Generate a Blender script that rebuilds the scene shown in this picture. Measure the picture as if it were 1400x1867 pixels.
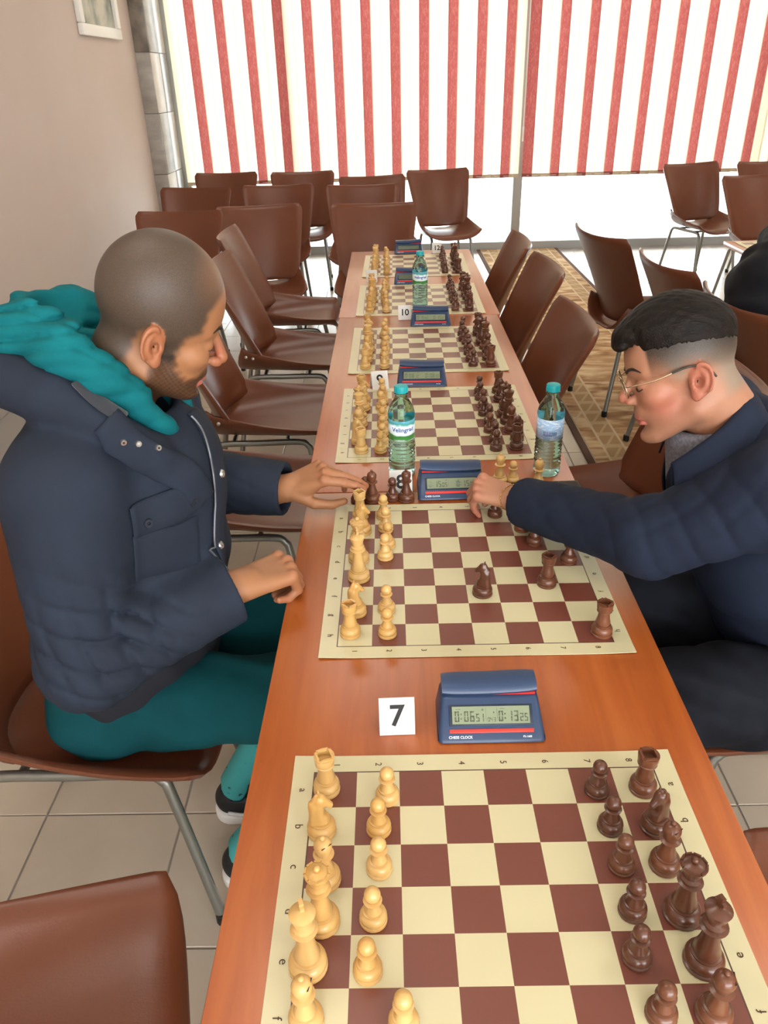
import bpy, bmesh, math, random
import numpy as np
from mathutils import Vector, Matrix
random.seed(7)
scene = bpy.context.scene
for o in list(bpy.data.objects):
    bpy.data.objects.remove(o, do_unlink=True)
COL = scene.collection

# ------------------------------------------------------------------ camera
cam_d = bpy.data.cameras.new('camera'); cam = bpy.data.objects.new('camera', cam_d); COL.objects.link(cam)
cam_d.sensor_fit = 'HORIZONTAL'; cam_d.sensor_width = 36.0; cam_d.lens = 1406.05 / 1400 * 36.0
cam_d.clip_start = 0.02; cam_d.clip_end = 300
CAM = Vector((0.0, 0.0, 1.5794))
_p, _y, _r = 0.5122, -0.0171, -0.0284
_fw = Vector((math.sin(_y)*math.cos(_p), math.cos(_y)*math.cos(_p), -math.sin(_p)))
_rt = Vector((math.cos(_y), -math.sin(_y), 0)); _up = _rt.cross(_fw)
_r2 = math.cos(_r)*_rt + math.sin(_r)*_up; _u2 = -math.sin(_r)*_rt + math.cos(_r)*_up
cam.matrix_world = Matrix(((_r2.x, _u2.x, -_fw.x, CAM.x), (_r2.y, _u2.y, -_fw.y, CAM.y), (_r2.z, _u2.z, -_fw.z, CAM.z), (0, 0, 0, 1)))
scene.camera = cam

# ------------------------------------------------------------------ sky, lights, exposure
world = bpy.data.worlds.new('overcast_sky'); scene.world = world; world.use_nodes = True
_bg = world.node_tree.nodes['Background']
_bg.inputs[0].default_value = (0.93, 0.97, 1.0, 1); _bg.inputs[1].default_value = 10.0

def area_light(name, loc, rot, sx, sy, watts, col):
    d = bpy.data.lights.new(name, 'AREA'); d.shape = 'RECTANGLE'; d.size = sx; d.size_y = sy
    d.energy = watts; d.color = col
    o = bpy.data.objects.new(name, d); COL.objects.link(o); o.location = loc; o.rotation_euler = rot
    return o
# unseen ceiling lamps, added as soft fill (the panels themselves are built with the ceiling)
FILL_LAMPS = [(x, y) for x in (-0.6, 2.2, 5.0) for y in (-1.6, 1.2, 4.2, 6.6)]
for (x, y) in FILL_LAMPS:
    area_light('added_fill_light', (x, y, 2.985), (0, 0, 0), 1.2, 0.6, 6.6, (1.0, 0.945, 0.88))
# daylight through the hall's other window, behind the photographer
area_light('rear_window_daylight', (1.6, -3.3, 1.7), (math.radians(90), 0, 0), 5.0, 2.0, 85.0, (0.95, 0.97, 1.0))

vs = scene.view_settings
vs.view_transform = 'Standard'; vs.look = 'None'; vs.exposure = 0.0; vs.gamma = 1.0; vs.use_curve_mapping = False

# ------------------------------------------------------------------ helpers: materials
def lin(h):
    if isinstance(h, str):
        h = h.lstrip('#'); c = [int(h[i:i+2], 16)/255 for i in (0, 2, 4)]
    else:
        c = [v/255 for v in h]
    return tuple(v/12.92 if v <= 0.04045 else ((v+0.055)/1.055)**2.4 for v in c) + (1.0,)

def mat(name, col, rough=0.5, metal=0.0, spec=0.5, col2=None, nscale=8.0, stretch=(1, 1, 1), ndetail=4.0,
        lo=0.35, hi=0.65, bump=0.0, bscale=60.0, bstretch=None, coat=0.0, sheen=0.0, sss=0.0, trans=0.0, ior=1.45, emit=None, estr=0.0, alpha=1.0):
    m = bpy.data.materials.new(name); m.use_nodes = True
    nt = m.node_tree; b = nt.nodes['Principled BSDF']; L = nt.links.new
    b.inputs['Base Color'].default_value = lin(col); b.inputs['Roughness'].default_value = rough
    b.inputs['Metallic'].default_value = metal; b.inputs['Specular IOR Level'].default_value = spec
    b.inputs['Coat Weight'].default_value = coat; b.inputs['Coat Roughness'].default_value = 0.15
    b.inputs['Sheen Weight'].default_value = sheen; b.inputs['IOR'].default_value = ior
    b.inputs['Transmission Weight'].default_value = trans
    if sss:
        b.inputs['Subsurface Weight'].default_value = sss; b.inputs['Subsurface Radius'].default_value = (0.006, 0.0025, 0.0012)
        b.inputs['Subsurface Scale'].default_value = 1.0
    if emit is not None:
        b.inputs['Emission Color'].default_value = lin(emit); b.inputs['Emission Strength'].default_value = estr
    tc = nt.nodes.new('ShaderNodeTexCoord')
    if col2 is not None:
        mp = nt.nodes.new('ShaderNodeMapping'); mp.inputs['Scale'].default_value = stretch
        n = nt.nodes.new('ShaderNodeTexNoise'); n.inputs['Scale'].default_value = nscale; n.inputs['Detail'].default_value = ndetail
        r = nt.nodes.new('ShaderNodeValToRGB')
        r.color_ramp.elements[0].position = lo; r.color_ramp.elements[0].color = lin(col)
        r.color_ramp.elements[1].position = hi; r.color_ramp.elements[1].color = lin(col2)
        L(tc.outputs['Object'], mp.inputs[0]); L(mp.outputs[0], n.inputs['Vector']); L(n.outputs['Fac'], r.inputs[0]); L(r.outputs[0], b.inputs['Base Color'])
    if bump:
        n2 = nt.nodes.new('ShaderNodeTexNoise'); n2.inputs['Scale'].default_value = bscale; n2.inputs['Detail'].default_value = 3
        mp2 = nt.nodes.new('ShaderNodeMapping'); mp2.inputs['Scale'].default_value = bstretch or (1, 1, 1)
        bp = nt.nodes.new('ShaderNodeBump'); bp.inputs['Strength'].default_value = bump; bp.inputs['Distance'].default_value = 0.004
        L(tc.outputs['Object'], mp2.inputs[0]); L(mp2.outputs[0], n2.inputs['Vector']); L(n2.outputs['Fac'], bp.inputs['Height']); L(bp.outputs[0], b.inputs['Normal'])
    return m

# ------------------------------------------------------------------ helpers: meshes
def mesh(name, verts, faces, smooth=False, mats=None, fmat=None):
    me = bpy.data.meshes.new(name); me.from_pydata([tuple(v) for v in verts], [], [tuple(f) for f in faces]); me.update()
    if smooth:
        me.polygons.foreach_set('use_smooth', [True]*len(me.polygons))
    for m in (mats or []): me.materials.append(m)
    if fmat is not None: me.polygons.foreach_set('material_index', fmat)
    return me

def obj(name, me, parent=None, loc=None, rz=None, m=None):
    o = bpy.data.objects.new(name, me); COL.objects.link(o)
    if parent is not None: o.parent = parent
    if loc is not None: o.location = loc
    if rz is not None: o.rotation_euler = (0, 0, rz)
    if m is not None and me is not None and not me.materials: me.materials.append(m)
    return o

def thing(name, label, cat, loc=(0, 0, 0), rz=0.0, group=None, me=None, m=None):
    o = obj(name, me, None, loc, rz, m); o['label'] = label; o['category'] = cat
    if group: o['group'] = group
    return o

def struct(name, me, m=None, label=None):
    o = obj(name, me, None, None, None, m); o['kind'] = 'structure'
    if label: o['label'] = label
    return o

class Geo:
    """collects shapes for ONE mesh"""
    def __init__(s): s.v = []; s.f = []; s.mi = []; s.cur = 0
    def add(s, v, f):
        k = len(s.v); s.v += [tuple(p) for p in v]; s.f += [tuple(i+k for i in q) for q in f]; s.mi += [s.cur]*len(f); return s
    def box(s, x0, x1, y0, y1, z0, z1):
        v = [(x0,y0,z0),(x1,y0,z0),(x1,y1,z0),(x0,y1,z0),(x0,y0,z1),(x1,y0,z1),(x1,y1,z1),(x0,y1,z1)]
        return s.add(v, [(0,3,2,1),(4,5,6,7),(0,1,5,4),(1,2,6,5),(2,3,7,6),(3,0,4,7)])
    def rbox(s, x0, x1, y0, y1, z0, z1, r=0.003, seg=2):
        bm = bmesh.new(); bmesh.ops.create_cube(bm, size=1)
        for v in bm.verts: v.co = Vector(((x0+x1)/2+v.co.x*(x1-x0), (y0+y1)/2+v.co.y*(y1-y0), (z0+z1)/2+v.co.z*(z1-z0)))
        bmesh.ops.bevel(bm, geom=list(bm.edges), offset=r, segments=seg, profile=0.5, affect='EDGES')
        bm.verts.index_update(); s.add([v.co for v in bm.verts], [[v.index for v in f.verts] for f in bm.faces]); bm.free(); return s
    def prism(s, pts, z0, z1):
        n = len(pts); v = [(p[0], p[1], z0) for p in pts]+[(p[0], p[1], z1) for p in pts]
        return s.add(v, [tuple(range(n-1, -1, -1)), tuple(range(n, 2*n))]+[(i, (i+1) % n, n+(i+1) % n, n+i) for i in range(n)])
    def lathe(s, prof, n=20, cx=0.0, cy=0.0, cz=0.0):
        k = len(prof); v = []; f = []
        for (r, z) in prof:
            for i in range(n):
                a = 2*math.pi*i/n; v.append((cx+max(r, 1e-5)*math.cos(a), cy+max(r, 1e-5)*math.sin(a), cz+z))
        for j in range(k-1):
            for i in range(n): f.append((j*n+i, j*n+(i+1) % n, (j+1)*n+(i+1) % n, (j+1)*n+i))
        f.append(tuple(range(n-1, -1, -1))); f.append(tuple((k-1)*n+i for i in range(n)))
        return s.add(v, f)
    def tube(s, path, r, n=8, cap=True, closed=False):
        P = [Vector(p) for p in path]; m = len(P); rr = r if isinstance(r, (list, tuple)) else [r]*m
        v = []; f = []; T = None; N = None
        for i in range(m):
            a = P[(i-1) % m] if (closed or i > 0) else P[0]; b = P[(i+1) % m] if (closed or i < m-1) else P[-1]
            t = (b-a).normalized()
            if N is None:
                N = t.orthogonal().normalized()
            else:
                N = (N-t*N.dot(t))
                N = N.normalized() if N.length > 1e-6 else t.orthogonal().normalized()
            B = t.cross(N)
            for j in range(n):
                q = 2*math.pi*j/n; v.append(P[i]+(N*math.cos(q)+B*math.sin(q))*rr[i])
        for i in range(m if closed else m-1):
            i2 = (i+1) % m
            for j in range(n): f.append((i*n+j, i*n+(j+1) % n, i2*n+(j+1) % n, i2*n+j))
        if cap and not closed: f.append(tuple(range(n-1, -1, -1))); f.append(tuple((m-1)*n+j for j in range(n)))
        return s.add(v, f)
    def sheet(s, P, th):
        """P: [rows][cols] points of a sheet; gets thickness and a rounded rim"""
        P = np.array(P, float); R, C = P.shape[:2]
        du = np.gradient(P, axis=1); dv = np.gradient(P, axis=0)
        N = np.cross(du, dv); N /= np.maximum(np.linalg.norm(N, axis=2, keepdims=True), 1e-9)
        A = P+N*th/2; B = P-N*th/2
        v = A.reshape(-1, 3).tolist()+B.reshape(-1, 3).tolist(); o = R*C; f = []
        for i in range(R-1):
            for j in range(C-1):
                a = i*C+j; f.append((a, a+1, a+C+1, a+C)); f.append((o+a, o+a+C, o+a+C+1, o+a+1))
        rim = [j for j in range(C)]+[i*C+C-1 for i in range(1, R)]+[(R-1)*C+j for j in range(C-2, -1, -1)]+[i*C for i in range(R-2, 0, -1)]
        # rounded rim: one extra loop pushed outward
        flat = P.reshape(-1, 3); cen = flat.mean(0); k = len(v)
        m = len(rim)
        for q in range(m):
            p = flat[rim[q]]; t = flat[rim[(q+1) % m]]-flat[rim[q-1]]; n = N.reshape(-1, 3)[rim[q]]
            out = np.cross(t, n); L = np.linalg.norm(out); out = out/L if L > 1e-9 else out
            v.append((p+out*th*0.45).tolist())
        for q in range(m):
            q2 = (q+1) % m; a, b = rim[q], rim[q2]
            f.append((b, a, k+q, k+q2)); f.append((k+q2, k+q, o+a, o+b))
        return s.add(v, f)
    def mesh(s, name, smooth=False, mats=None):
        me = mesh(name, s.v, s.f, smooth, mats, s.mi if len(mats or []) > 1 else None)
        bm = bmesh.new(); bm.from_mesh(me); bmesh.ops.recalc_face_normals(bm, faces=bm.faces); bm.to_mesh(me); bm.free()
        return me

def sharp(me, deg=40):
    """smooth shading that keeps hard edges"""
    me.polygons.foreach_set('use_smooth', [True]*len(me.polygons))
    me.set_sharp_from_angle(angle=math.radians(deg)); return me

def catmull(pts, per=6, closed=False):
    P = [Vector(p) for p in pts]; n = len(P); out = []
    for i in range(n if closed else n-1):
        g = (lambda k: P[k % n]) if closed else (lambda k: P[min(max(k, 0), n-1)])
        a, b, c, d = g(i-1), g(i), g(i+1), g(i+2)
        for j in range(per):
            t = j/per
            out.append(0.5*((2*b)+(c-a)*t+(2*a-5*b+4*c-d)*t*t+(3*b-a-3*c+d)*t*t*t))
    if not closed: out.append(P[-1])
    return out

_fontcache = {}
def text_mesh(txt, size, depth=0.0, bold=False):
    key = (txt, size, depth, bold)
    if key in _fontcache: return _fontcache[key]
    cu = bpy.data.curves.new('print', 'FONT'); cu.body = txt; cu.size = size; cu.align_x = 'CENTER'; cu.align_y = 'CENTER'
    cu.extrude = depth; cu.resolution_u = 3
    if bold: cu.offset = size*0.022
    o = bpy.data.objects.new('print', cu); COL.objects.link(o)
    dg = bpy.context.evaluated_depsgraph_get(); me = bpy.data.meshes.new_from_object(o.evaluated_get(dg))
    bpy.data.objects.remove(o, do_unlink=True)
    _fontcache[key] = me; return me

def copy_tree(o, parent=None, loc=None, rz=None):
    c = o.copy(); COL.objects.link(c)
    if parent is not None: c.parent = parent
    if loc is not None: c.location = loc
    if rz is not None: c.rotation_euler = (0, 0, rz)
    for ch in KIDS.get(o.name, []): copy_tree(ch, c)
    return c
KIDS = {}
def index_kids(root):
    KIDS[root.name] = list(root.children)
    for c in root.children: index_kids(c)

# ------------------------------------------------------------------ helpers: smooth solids (signed distance fields meshed by surface nets)
def s_ell(P, c, r):
    r = np.asarray(r, np.float32); q = P-np.asarray(c, np.float32)
    k0 = np.sqrt(((q/r)**2).sum(-1)); k1 = np.sqrt(((q/(r*r))**2).sum(-1))
    return k0*(k0-1)/np.maximum(k1, 1e-6)
def s_sph(P, c, r): return np.sqrt(((P-np.asarray(c, np.float32))**2).sum(-1))-r
def s_cone(P, a, b, ra, rb):
    a = np.asarray(a, np.float32); b = np.asarray(b, np.float32); ba = b-a; pa = P-a
    h = np.clip((pa@ba)/max(float(ba@ba), 1e-12), 0, 1)
    return np.sqrt(((pa-h[..., None]*ba)**2).sum(-1))-(ra+(rb-ra)*h)
def s_chain(P, pts, rr, k=0.0):
    d = None
    for i in range(len(pts)-1):
        e = s_cone(P, pts[i], pts[i+1], rr[i], rr[i+1]); d = e if d is None else (smin(d, e, k) if k else np.minimum(d, e))
    return d
def s_ecap(P, a, b, ra, rb, side, flat):
    """cone flattened along one direction (side: unit vector, flat: factor)"""
    side = np.asarray(side, np.float32); Q = P-np.asarray(a, np.float32)
    s = Q@side; Q = Q+(s*(1/flat-1))[..., None]*side
    bb = np.asarray(b, np.float32)-np.asarray(a, np.float32); bb = bb+side*(float(bb@side)*(1/flat-1))
    return s_cone(Q, (0, 0, 0), bb, ra, rb)*min(1.0, flat)
def smin(a, b, k):
    h = np.clip(0.5+0.5*(b-a)/k, 0, 1); return b+(a-b)*h-k*h*(1-h)
def smax(a, b, k): return -smin(-a, -b, k)
def plane(P, p, n):
    n = np.asarray(n, np.float32); n = n/np.linalg.norm(n); return (P-np.asarray(p, np.float32))@n

def sdf_verts(fn, lo, hi, h, lip=1.0):
    """block-sparse surface nets -> verts, quads"""
    B = 12; lo = np.asarray(lo, np.float64); hi = np.asarray(hi, np.float64)
    nb = np.maximum(np.ceil((hi-lo)/(h*B)).astype(int), 1); N = nb*B+1
    ii = np.stack(np.meshgrid(*[np.arange(n) for n in nb], indexing='ij'), -1).reshape(-1, 3)
    cen = (lo+(ii+0.5)*B*h).astype(np.float32)
    d = fn(cen); act = ii[np.abs(d) < (0.5*math.sqrt(3)*B*h*1.25+0.012)*lip]
    g = np.stack(np.meshgrid(*[np.arange(B+1)]*3, indexing='ij'), -1).reshape(-1, 3)
    keys = []; pos = []; quads = []
    def lid(c): return (c[..., 0]*N[1]+c[..., 1])*N[2]+c[..., 2]
    CH = 220
    for s in range(0, len(act), CH):
        A = act[s:s+CH]
        G = A[:, None, :]*B+g[None]
        V = fn((lo+G*h).astype(np.float32).reshape(-1, 3)).reshape(len(A), B+1, B+1, B+1)
        S = V < 0
        c8 = [V[:, i:B+i, j:B+j, k:B+k] for i in (0, 1) for j in (0, 1) for k in (0, 1)]
        cnt = sum((c < 0).astype(np.int8) for c in c8); m = (cnt > 0) & (cnt < 8)
        if m.any():
            w = np.nonzero(m); base = np.stack(w[1:], -1)+A[w[0]]*B
            vals = np.stack([c[m] for c in c8], -1); offs = np.array([(i, j, k) for i in (0, 1) for j in (0, 1) for k in (0, 1)], float)
            acc = np.zeros((len(base), 3)); n = np.zeros(len(base))
            for a in range(8):
                for b in range(a+1, 8):
                    if abs(offs[a]-offs[b]).sum() != 1: continue
                    va, vb = vals[:, a], vals[:, b]; x = (va < 0) != (vb < 0)
                    t = np.where(x, va/np.where(np.abs(va-vb) < 1e-12, 1, va-vb), 0)
                    acc += np.where(x[:, None], offs[a]+(offs[b]-offs[a])*t[:, None], 0); n += x
            keys.append(lid(base)); pos.append(lo+(base+acc/n[:, None])*h)
        for ax in range(3):
            sl0 = [slice(None)]+[slice(0, B)]*3; sl1 = list(sl0); sl1[ax+1] = slice(1, B+1)
            a = S[tuple(sl0)]; b = S[tuple(sl1)]; x = a != b
            if not x.any(): continue
            w = np.nonzero(x); base = np.stack(w[1:], -1)+A[w[0]]*B
            u = np.zeros(3, int); v = np.zeros(3, int); u[(ax+1) % 3] = 1; v[(ax+2) % 3] = 1
            q = np.stack([lid(base), lid(base-u), lid(base-u-v), lid(base-v)], -1)
            fl = b[x]; q[fl] = q[fl][:, ::-1]; quads.append(q)
    keys = np.concatenate(keys); pos = np.concatenate(pos); quads = np.concatenate(quads)
    o = np.argsort(keys); keys = keys[o]; pos = pos[o]
    ix = np.clip(np.searchsorted(keys, quads), 0, len(keys)-1); ok = (keys[ix] == quads).all(1)
    return pos, ix[ok]

def sdf_mesh(name, fn, lo, hi, h, m=None, lip=1.0, relax=1):
    pos, q = sdf_verts(fn, lo, hi, h, lip)
    for _ in range(relax):      # light smoothing that keeps to the field
        acc = np.zeros_like(pos); n = np.zeros(len(pos))
        for a, b in ((0, 1), (1, 2), (2, 3), (3, 0)):
            np.add.at(acc, q[:, a], pos[q[:, b]]); np.add.at(acc, q[:, b], pos[q[:, a]]); np.add.at(n, q[:, a], 1); np.add.at(n, q[:, b], 1)
        pos = np.where(n[:, None] > 0, 0.5*pos+0.5*acc/np.maximum(n, 1)[:, None], pos)
    me = bpy.data.meshes.new(name); me.vertices.add(len(pos)); me.vertices.foreach_set('co', pos.astype(np.float32).ravel())
    me.loops.add(len(q)*4); me.loops.foreach_set('vertex_index', q.astype(np.int32).ravel())
    me.polygons.add(len(q)); me.polygons.foreach_set('loop_start', np.arange(0, len(q)*4, 4, dtype=np.int32))
    me.update(calc_edges=True); me.validate()
    me.polygons.foreach_set('use_smooth', np.ones(len(me.polygons), bool))
    if m is not None: me.materials.append(m)
    return me, pos

def point_attr(me, name, val):
    a = me.attributes.new(name, 'FLOAT', 'POINT'); a.data.foreach_set('value', np.asarray(val, np.float32))

def waves(P, specs):
    d = np.zeros(P.shape[:-1], np.float32)
    for (k, ph, a, w, wk) in specs:
        k = np.asarray(k, np.float32); wk = np.asarray(wk, np.float32); d += a*np.sin(P@k+ph+w*np.sin(P@wk+ph*1.7))
    return d

# ================================================================== THE SETTING
M_wall = mat('warm_white_plaster', 'c6b6ac', 0.75, col2='c2b1a6', nscale=1.3, bump=0.04, bscale=90)
M_ceil = mat('white_ceiling_paint', 'e6e2da', 0.8)
M_grout = mat('grey_grout', '96908a', 0.85)
M_stone = mat('grey_marble', '8d8880', 0.35, col2='aaa49c', nscale=5, stretch=(1, 1, 2.5), ndetail=8, lo=0.3, hi=0.7)
M_stone2 = mat('brown_marble', '5f574e', 0.35, col2='857b6f', nscale=7, stretch=(1.5, 1, 1), ndetail=8, lo=0.35, hi=0.62)
M_stone3 = mat('beige_marble', 'b5aa9e', 0.35, col2='cfc4b6', nscale=4, stretch=(1, 1, 2), ndetail=8, lo=0.3, hi=0.7)
M_alu = mat('grey_aluminium', 'a8aaa8', 0.45, metal=0.3)
M_white = mat('white_lacquer', 'e9e6df', 0.4)
M_snow = mat('snowy_ground', 'f2f4f6', 0.9)
XW, YW, ZC = -2.17, 8.35, 3.02

# floor: slab in grout colour, tiles laid on it one by one
g = Geo().box(XW-0.05, 7.2, -3.6, YW+0.12, -0.12, -0.003); floor = struct('floor', g.mesh('floor'), M_grout, 'beige grey tiled floor of the hall')
M_tile = []
for i, (a, b) in enumerate((('b9ac9a', 'c3b7a5'), ('beb2a0', 'b7aa97'), ('b5a896', 'c0b4a2'))):
    M_tile.append(mat('beige_grey_floor_tile', a, 0.24, col2=b, nscale=6, ndetail=6, lo=0.25, hi=0.75, bump=0.02, bscale=25))
T = 0.342; G = 0.0022
def tile_mesh(i):
    h = T/2-G; c = 0.0015
    v = [(-h,-h,-0.01),(h,-h,-0.01),(h,h,-0.01),(-h,h,-0.01),(-h,-h,-c),(h,-h,-c),(h,h,-c),(-h,h,-c),(-h+c,-h+c,0),(h-c,-h+c,0),(h-c,h-c,0),(-h+c,h-c,0)]
    f = [(0,1,5,4),(1,2,6,5),(2,3,7,6),(3,0,4,7),(4,5,9,8),(5,6,10,9),(6,7,11,10),(7,4,8,11),(8,9,10,11)]
    return mesh('tile', v, f, False, [M_tile[i]])
TM = [tile_mesh(i) for i in range(3)]
def seen(x, y):
    v = cam.matrix_world.inverted() @ Vector((x, y, 0)); 
    if v.z > -0.1: return False
    u = cam_d.lens/36*v.x/-v.z; w = cam_d.lens/36*v.y/-v.z
    return abs(u) < 0.56 and abs(w) < 0.72
cells = []; rest = Geo()
for i in range(-4, 28):
    for j in range(-14, 24):
        x = -0.883+T*(i+0.5); y = 1.302+T*(j+0.5)
        if x-T/2 < XW+0.001 or y+T/2 > YW+0.05 or x > 7.0 or y < -3.4: continue
        under = 0.92 < x-T/2 and x+T/2 < 1.70 and y-T/2 > 2.55 and y < 8.2
        hid = -0.05 < x < 0.36 and 0.3 < y < 4.0
        cells.append((not (seen(x, y) and not under and not hid), math.hypot(x, y), x, y))
cells.sort()
for k, (far, d, x, y) in enumerate(cells):
    if k < 300 and not far: obj('tile', TM[(k*7) % 3], floor, (x, y, 0), (k % 4)*math.pi/2)
    else: rest.box(x-T/2+G, x+T/2-G, y-T/2+G, y+T/2-G, -0.01, 0)
ro = obj('floor_tiles_beyond', rest.mesh('floor_tiles_beyond'), floor, m=M_tile[0]); ro['kind'] = 'stuff'

# walls, ceiling
struct('wall_left', Geo().box(XW-0.15, XW, -3.6, YW+0.12, -0.02, ZC).mesh('wall_left'), M_wall, 'plain warm white wall at the left')
struct('wall_right', Geo().box(7.1, 7.25, -3.6, YW+0.12, -0.02, ZC).mesh('wall_right'), M_wall)
g = Geo(); y0, y1 = -3.6, -3.45
g.box(XW, -1.0, y0, y1, -0.02, ZC).box(4.2, 7.1, y0, y1, -0.02, ZC).box(-1.0, 4.2, y0, y1, -0.02, 0.6).box(-1.0, 4.2, y0, y1, 2.8, ZC)
struct('wall_back', g.mesh('wall_back'), M_wall)
g = Geo().box(XW-0.15, 7.25, -3.6, YW+0.15, ZC, ZC+0.15); ceiling = struct('ceiling', g.mesh('ceiling'), M_ceil)
fill_lampm = mat('added_lamp_diffuser', 'ffffff', 0.6, emit='fff3e2', estr=3.0)  # glowing panel of the added fill lamps, out of view
lm = Geo().rbox(-0.62, 0.62, -0.32, 0.32, 2.995, ZC, 0.004).mesh('added_lamp_frame'); ld = Geo().box(-0.58, 0.58, -0.28, 0.28, 2.990, 2.9945).mesh('added_lamp_diffuser', mats=[fill_lampm])
lm.materials.append(M_white)
for (x, y) in FILL_LAMPS:
    o = obj('added_ceiling_lamp', lm, ceiling, (x, y, 0)); obj('added_lamp_diffuser', ld, o)
struct('baseboard_left', Geo().box(XW, XW+0.015, -3.4, 7.74, 0.0, 0.08).mesh('baseboard_left'), mat('baseboard_tile', 'a79d92', 0.4))

# window wall: aluminium frame, panes, a low sill
win = struct('window_1', Geo().box(XW, 7.1, YW-0.03, YW+0.05, -0.003, 0.075).box(XW, 7.1, YW-0.02, YW+0.05, 2.86, ZC).mesh('window_1'), M_alu, 'wide window wall with grey aluminium frame behind the blinds')
posts = [-2.02, -0.95, 1.285, 3.55, 5.82, 7.05]
for px in posts:
    obj('mullion', sharp(Geo().rbox(px-0.045, px+0.045, YW-0.03, YW+0.04, 0.07, 2.87, 0.006).mesh('mullion')), win, m=M_alu)
gm = bpy.data.materials.new('window_glass'); gm.use_nodes = True; nt = gm.node_tree; nt.nodes.clear()
t1 = nt.nodes.new('ShaderNodeBsdfTransparent'); t1.inputs[0].default_value = (0.96, 0.985, 0.98, 1); g1 = nt.nodes.new('ShaderNodeBsdfGlossy'); g1.inputs['Roughness'].default_value = 0.02
fr = nt.nodes.new('ShaderNodeFresnel'); fr.inputs[0].default_value = 1.45; mx = nt.nodes.new('ShaderNodeMixShader'); ou = nt.nodes.new('ShaderNodeOutputMaterial')
nt.links.new(fr.outputs[0], mx.inputs[0]); nt.links.new(t1.outputs[0], mx.inputs[1]); nt.links.new(g1.outputs[0], mx.inputs[2]); nt.links.new(mx.outputs[0], ou.inputs[0])
for a, b in zip(posts[:-1], posts[1:]):
    obj('pane', Geo().box(a+0.045, b-0.045, YW+0.004, YW+0.010, 0.075, 2.86).mesh('pane'), win, m=gm)
struct('ground_outside', Geo().box(-40, 40, YW+0.3, 90, -0.35, -0.25).mesh('ground_outside'), M_snow)
rw = struct('window_2', Geo().box(-1.0, 4.2, -3.58, -3.5, 0.6, 0.68).box(-1.0, 4.2, -3.58, -3.5, 2.72, 2.8).mesh('window_2'), M_alu)
for px in (-0.96, 0.75, 2.45, 4.16): obj('mullion', Geo().box(px-0.04, px+0.04, -3.58, -3.5, 0.6, 2.8).mesh('mullion'), rw, m=M_alu)

# stone-clad pilaster in the corner, slab by slab
pil = struct('wall_pilaster', Geo().box(XW, -2.062, 7.76, YW, 0, ZC).mesh('wall_pilaster'), M_grout, 'grey marble clad pilaster in the corner by the window')
rows = [0.0, 0.40, 0.853, 1.354, 1.826, 2.40, 2.98]
for k in range(6):
    z0, z1 = rows[k]+0.002, rows[k+1]-0.002
    obj('stone_slab', sharp(Geo().rbox(XW, -2.043, 7.74, 7.758, z0, z1, 0.0025).mesh('stone_slab')), pil, m=M_stone2 if k >= 4 else M_stone)
    for (a, b) in ((7.762, 8.05), (8.054, 8.30)):
        obj('stone_slab', sharp(Geo().rbox(-2.060, -2.043+0.003*((k+int(a)) % 2), a, b, z0, z1, 0.0025).mesh('stone_slab')), pil, m=M_stone3 if (k+int(b > 8.1)) % 2 else M_stone)

# ------------------------------------------------------------------ vertical blinds, slat by slat
def fabric(name, c1, c2, tr):
    m = bpy.data.materials.new(name); m.use_nodes = True; nt = m.node_tree; nt.nodes.clear(); L = nt.links.new
    tc = nt.nodes.new('ShaderNodeTexCoord'); mp = nt.nodes.new('ShaderNodeMapping'); mp.inputs['Scale'].default_value = (1, 1, 0.35)
    n = nt.nodes.new('ShaderNodeTexNoise'); n.inputs['Scale'].default_value = 75; n.inputs['Detail'].default_value = 3; n.inputs['Distortion'].default_value = 1.2
    r = nt.nodes.new('ShaderNodeValToRGB'); r.color_ramp.elements[0].position = 0.45; r.color_ramp.elements[1].position = 0.68
    r.color_ramp.elements[0].color = lin(c1); r.color_ramp.elements[1].color = lin(c2)
    d = nt.nodes.new('ShaderNodeBsdfDiffuse'); t = nt.nodes.new('ShaderNodeBsdfTranslucent'); x = nt.nodes.new('ShaderNodeMixShader'); x.inputs[0].default_value = tr
    o = nt.nodes.new('ShaderNodeOutputMaterial')
    L(tc.outputs['Object'], mp.inputs[0]); L(mp.outputs[0], n.inputs['Vector']); L(n.outputs['Fac'], r.inputs[0]); L(r.outputs[0], d.inputs[0]); L(r.outputs[0], t.inputs[0])
    L(d.outputs[0], x.inputs[1]); L(t.outputs[0], x.inputs[2]); L(x.outputs[0], o.inputs[0]); return m
F_cream = fabric('cream_slat_fabric', 'e4d9bd', 'eadfc6', 0.52)
F_red = fabric('red_slat_fabric', 'ad5a56', 'bd7069', 0.22)
F_hem = mat('slat_hem_weight', 'b9a88e', 0.8); F_hemr = mat('red_slat_hem_weight', '8c4a42', 0.8)
def slat_mesh(m, mh):
    w = 0.0480; g = Geo(); n = 6; zb, zt = 0.70, 2.80
    P = [[(w*(2*i/n-1), 0.004*(1-(2*i/n-1)**2), z) for i in range(n+1)] for z in (zb+0.03, zt)]
    v = [p for r_ in P for p in r_]; g.add(v, [(i, i+1, n+2+i, n+1+i) for i in range(n)])
    g.cur = 1; g.box(-w, w, -0.0015, 0.0045, zb, zb+0.032)
    me = mesh('slat', g.v, g.f, True, [m, mh], g.mi); me.set_sharp_from_angle(angle=0.6); return me
SC, SR = slat_mesh(F_cream, F_hem), slat_mesh(F_red, F_hemr)
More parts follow.
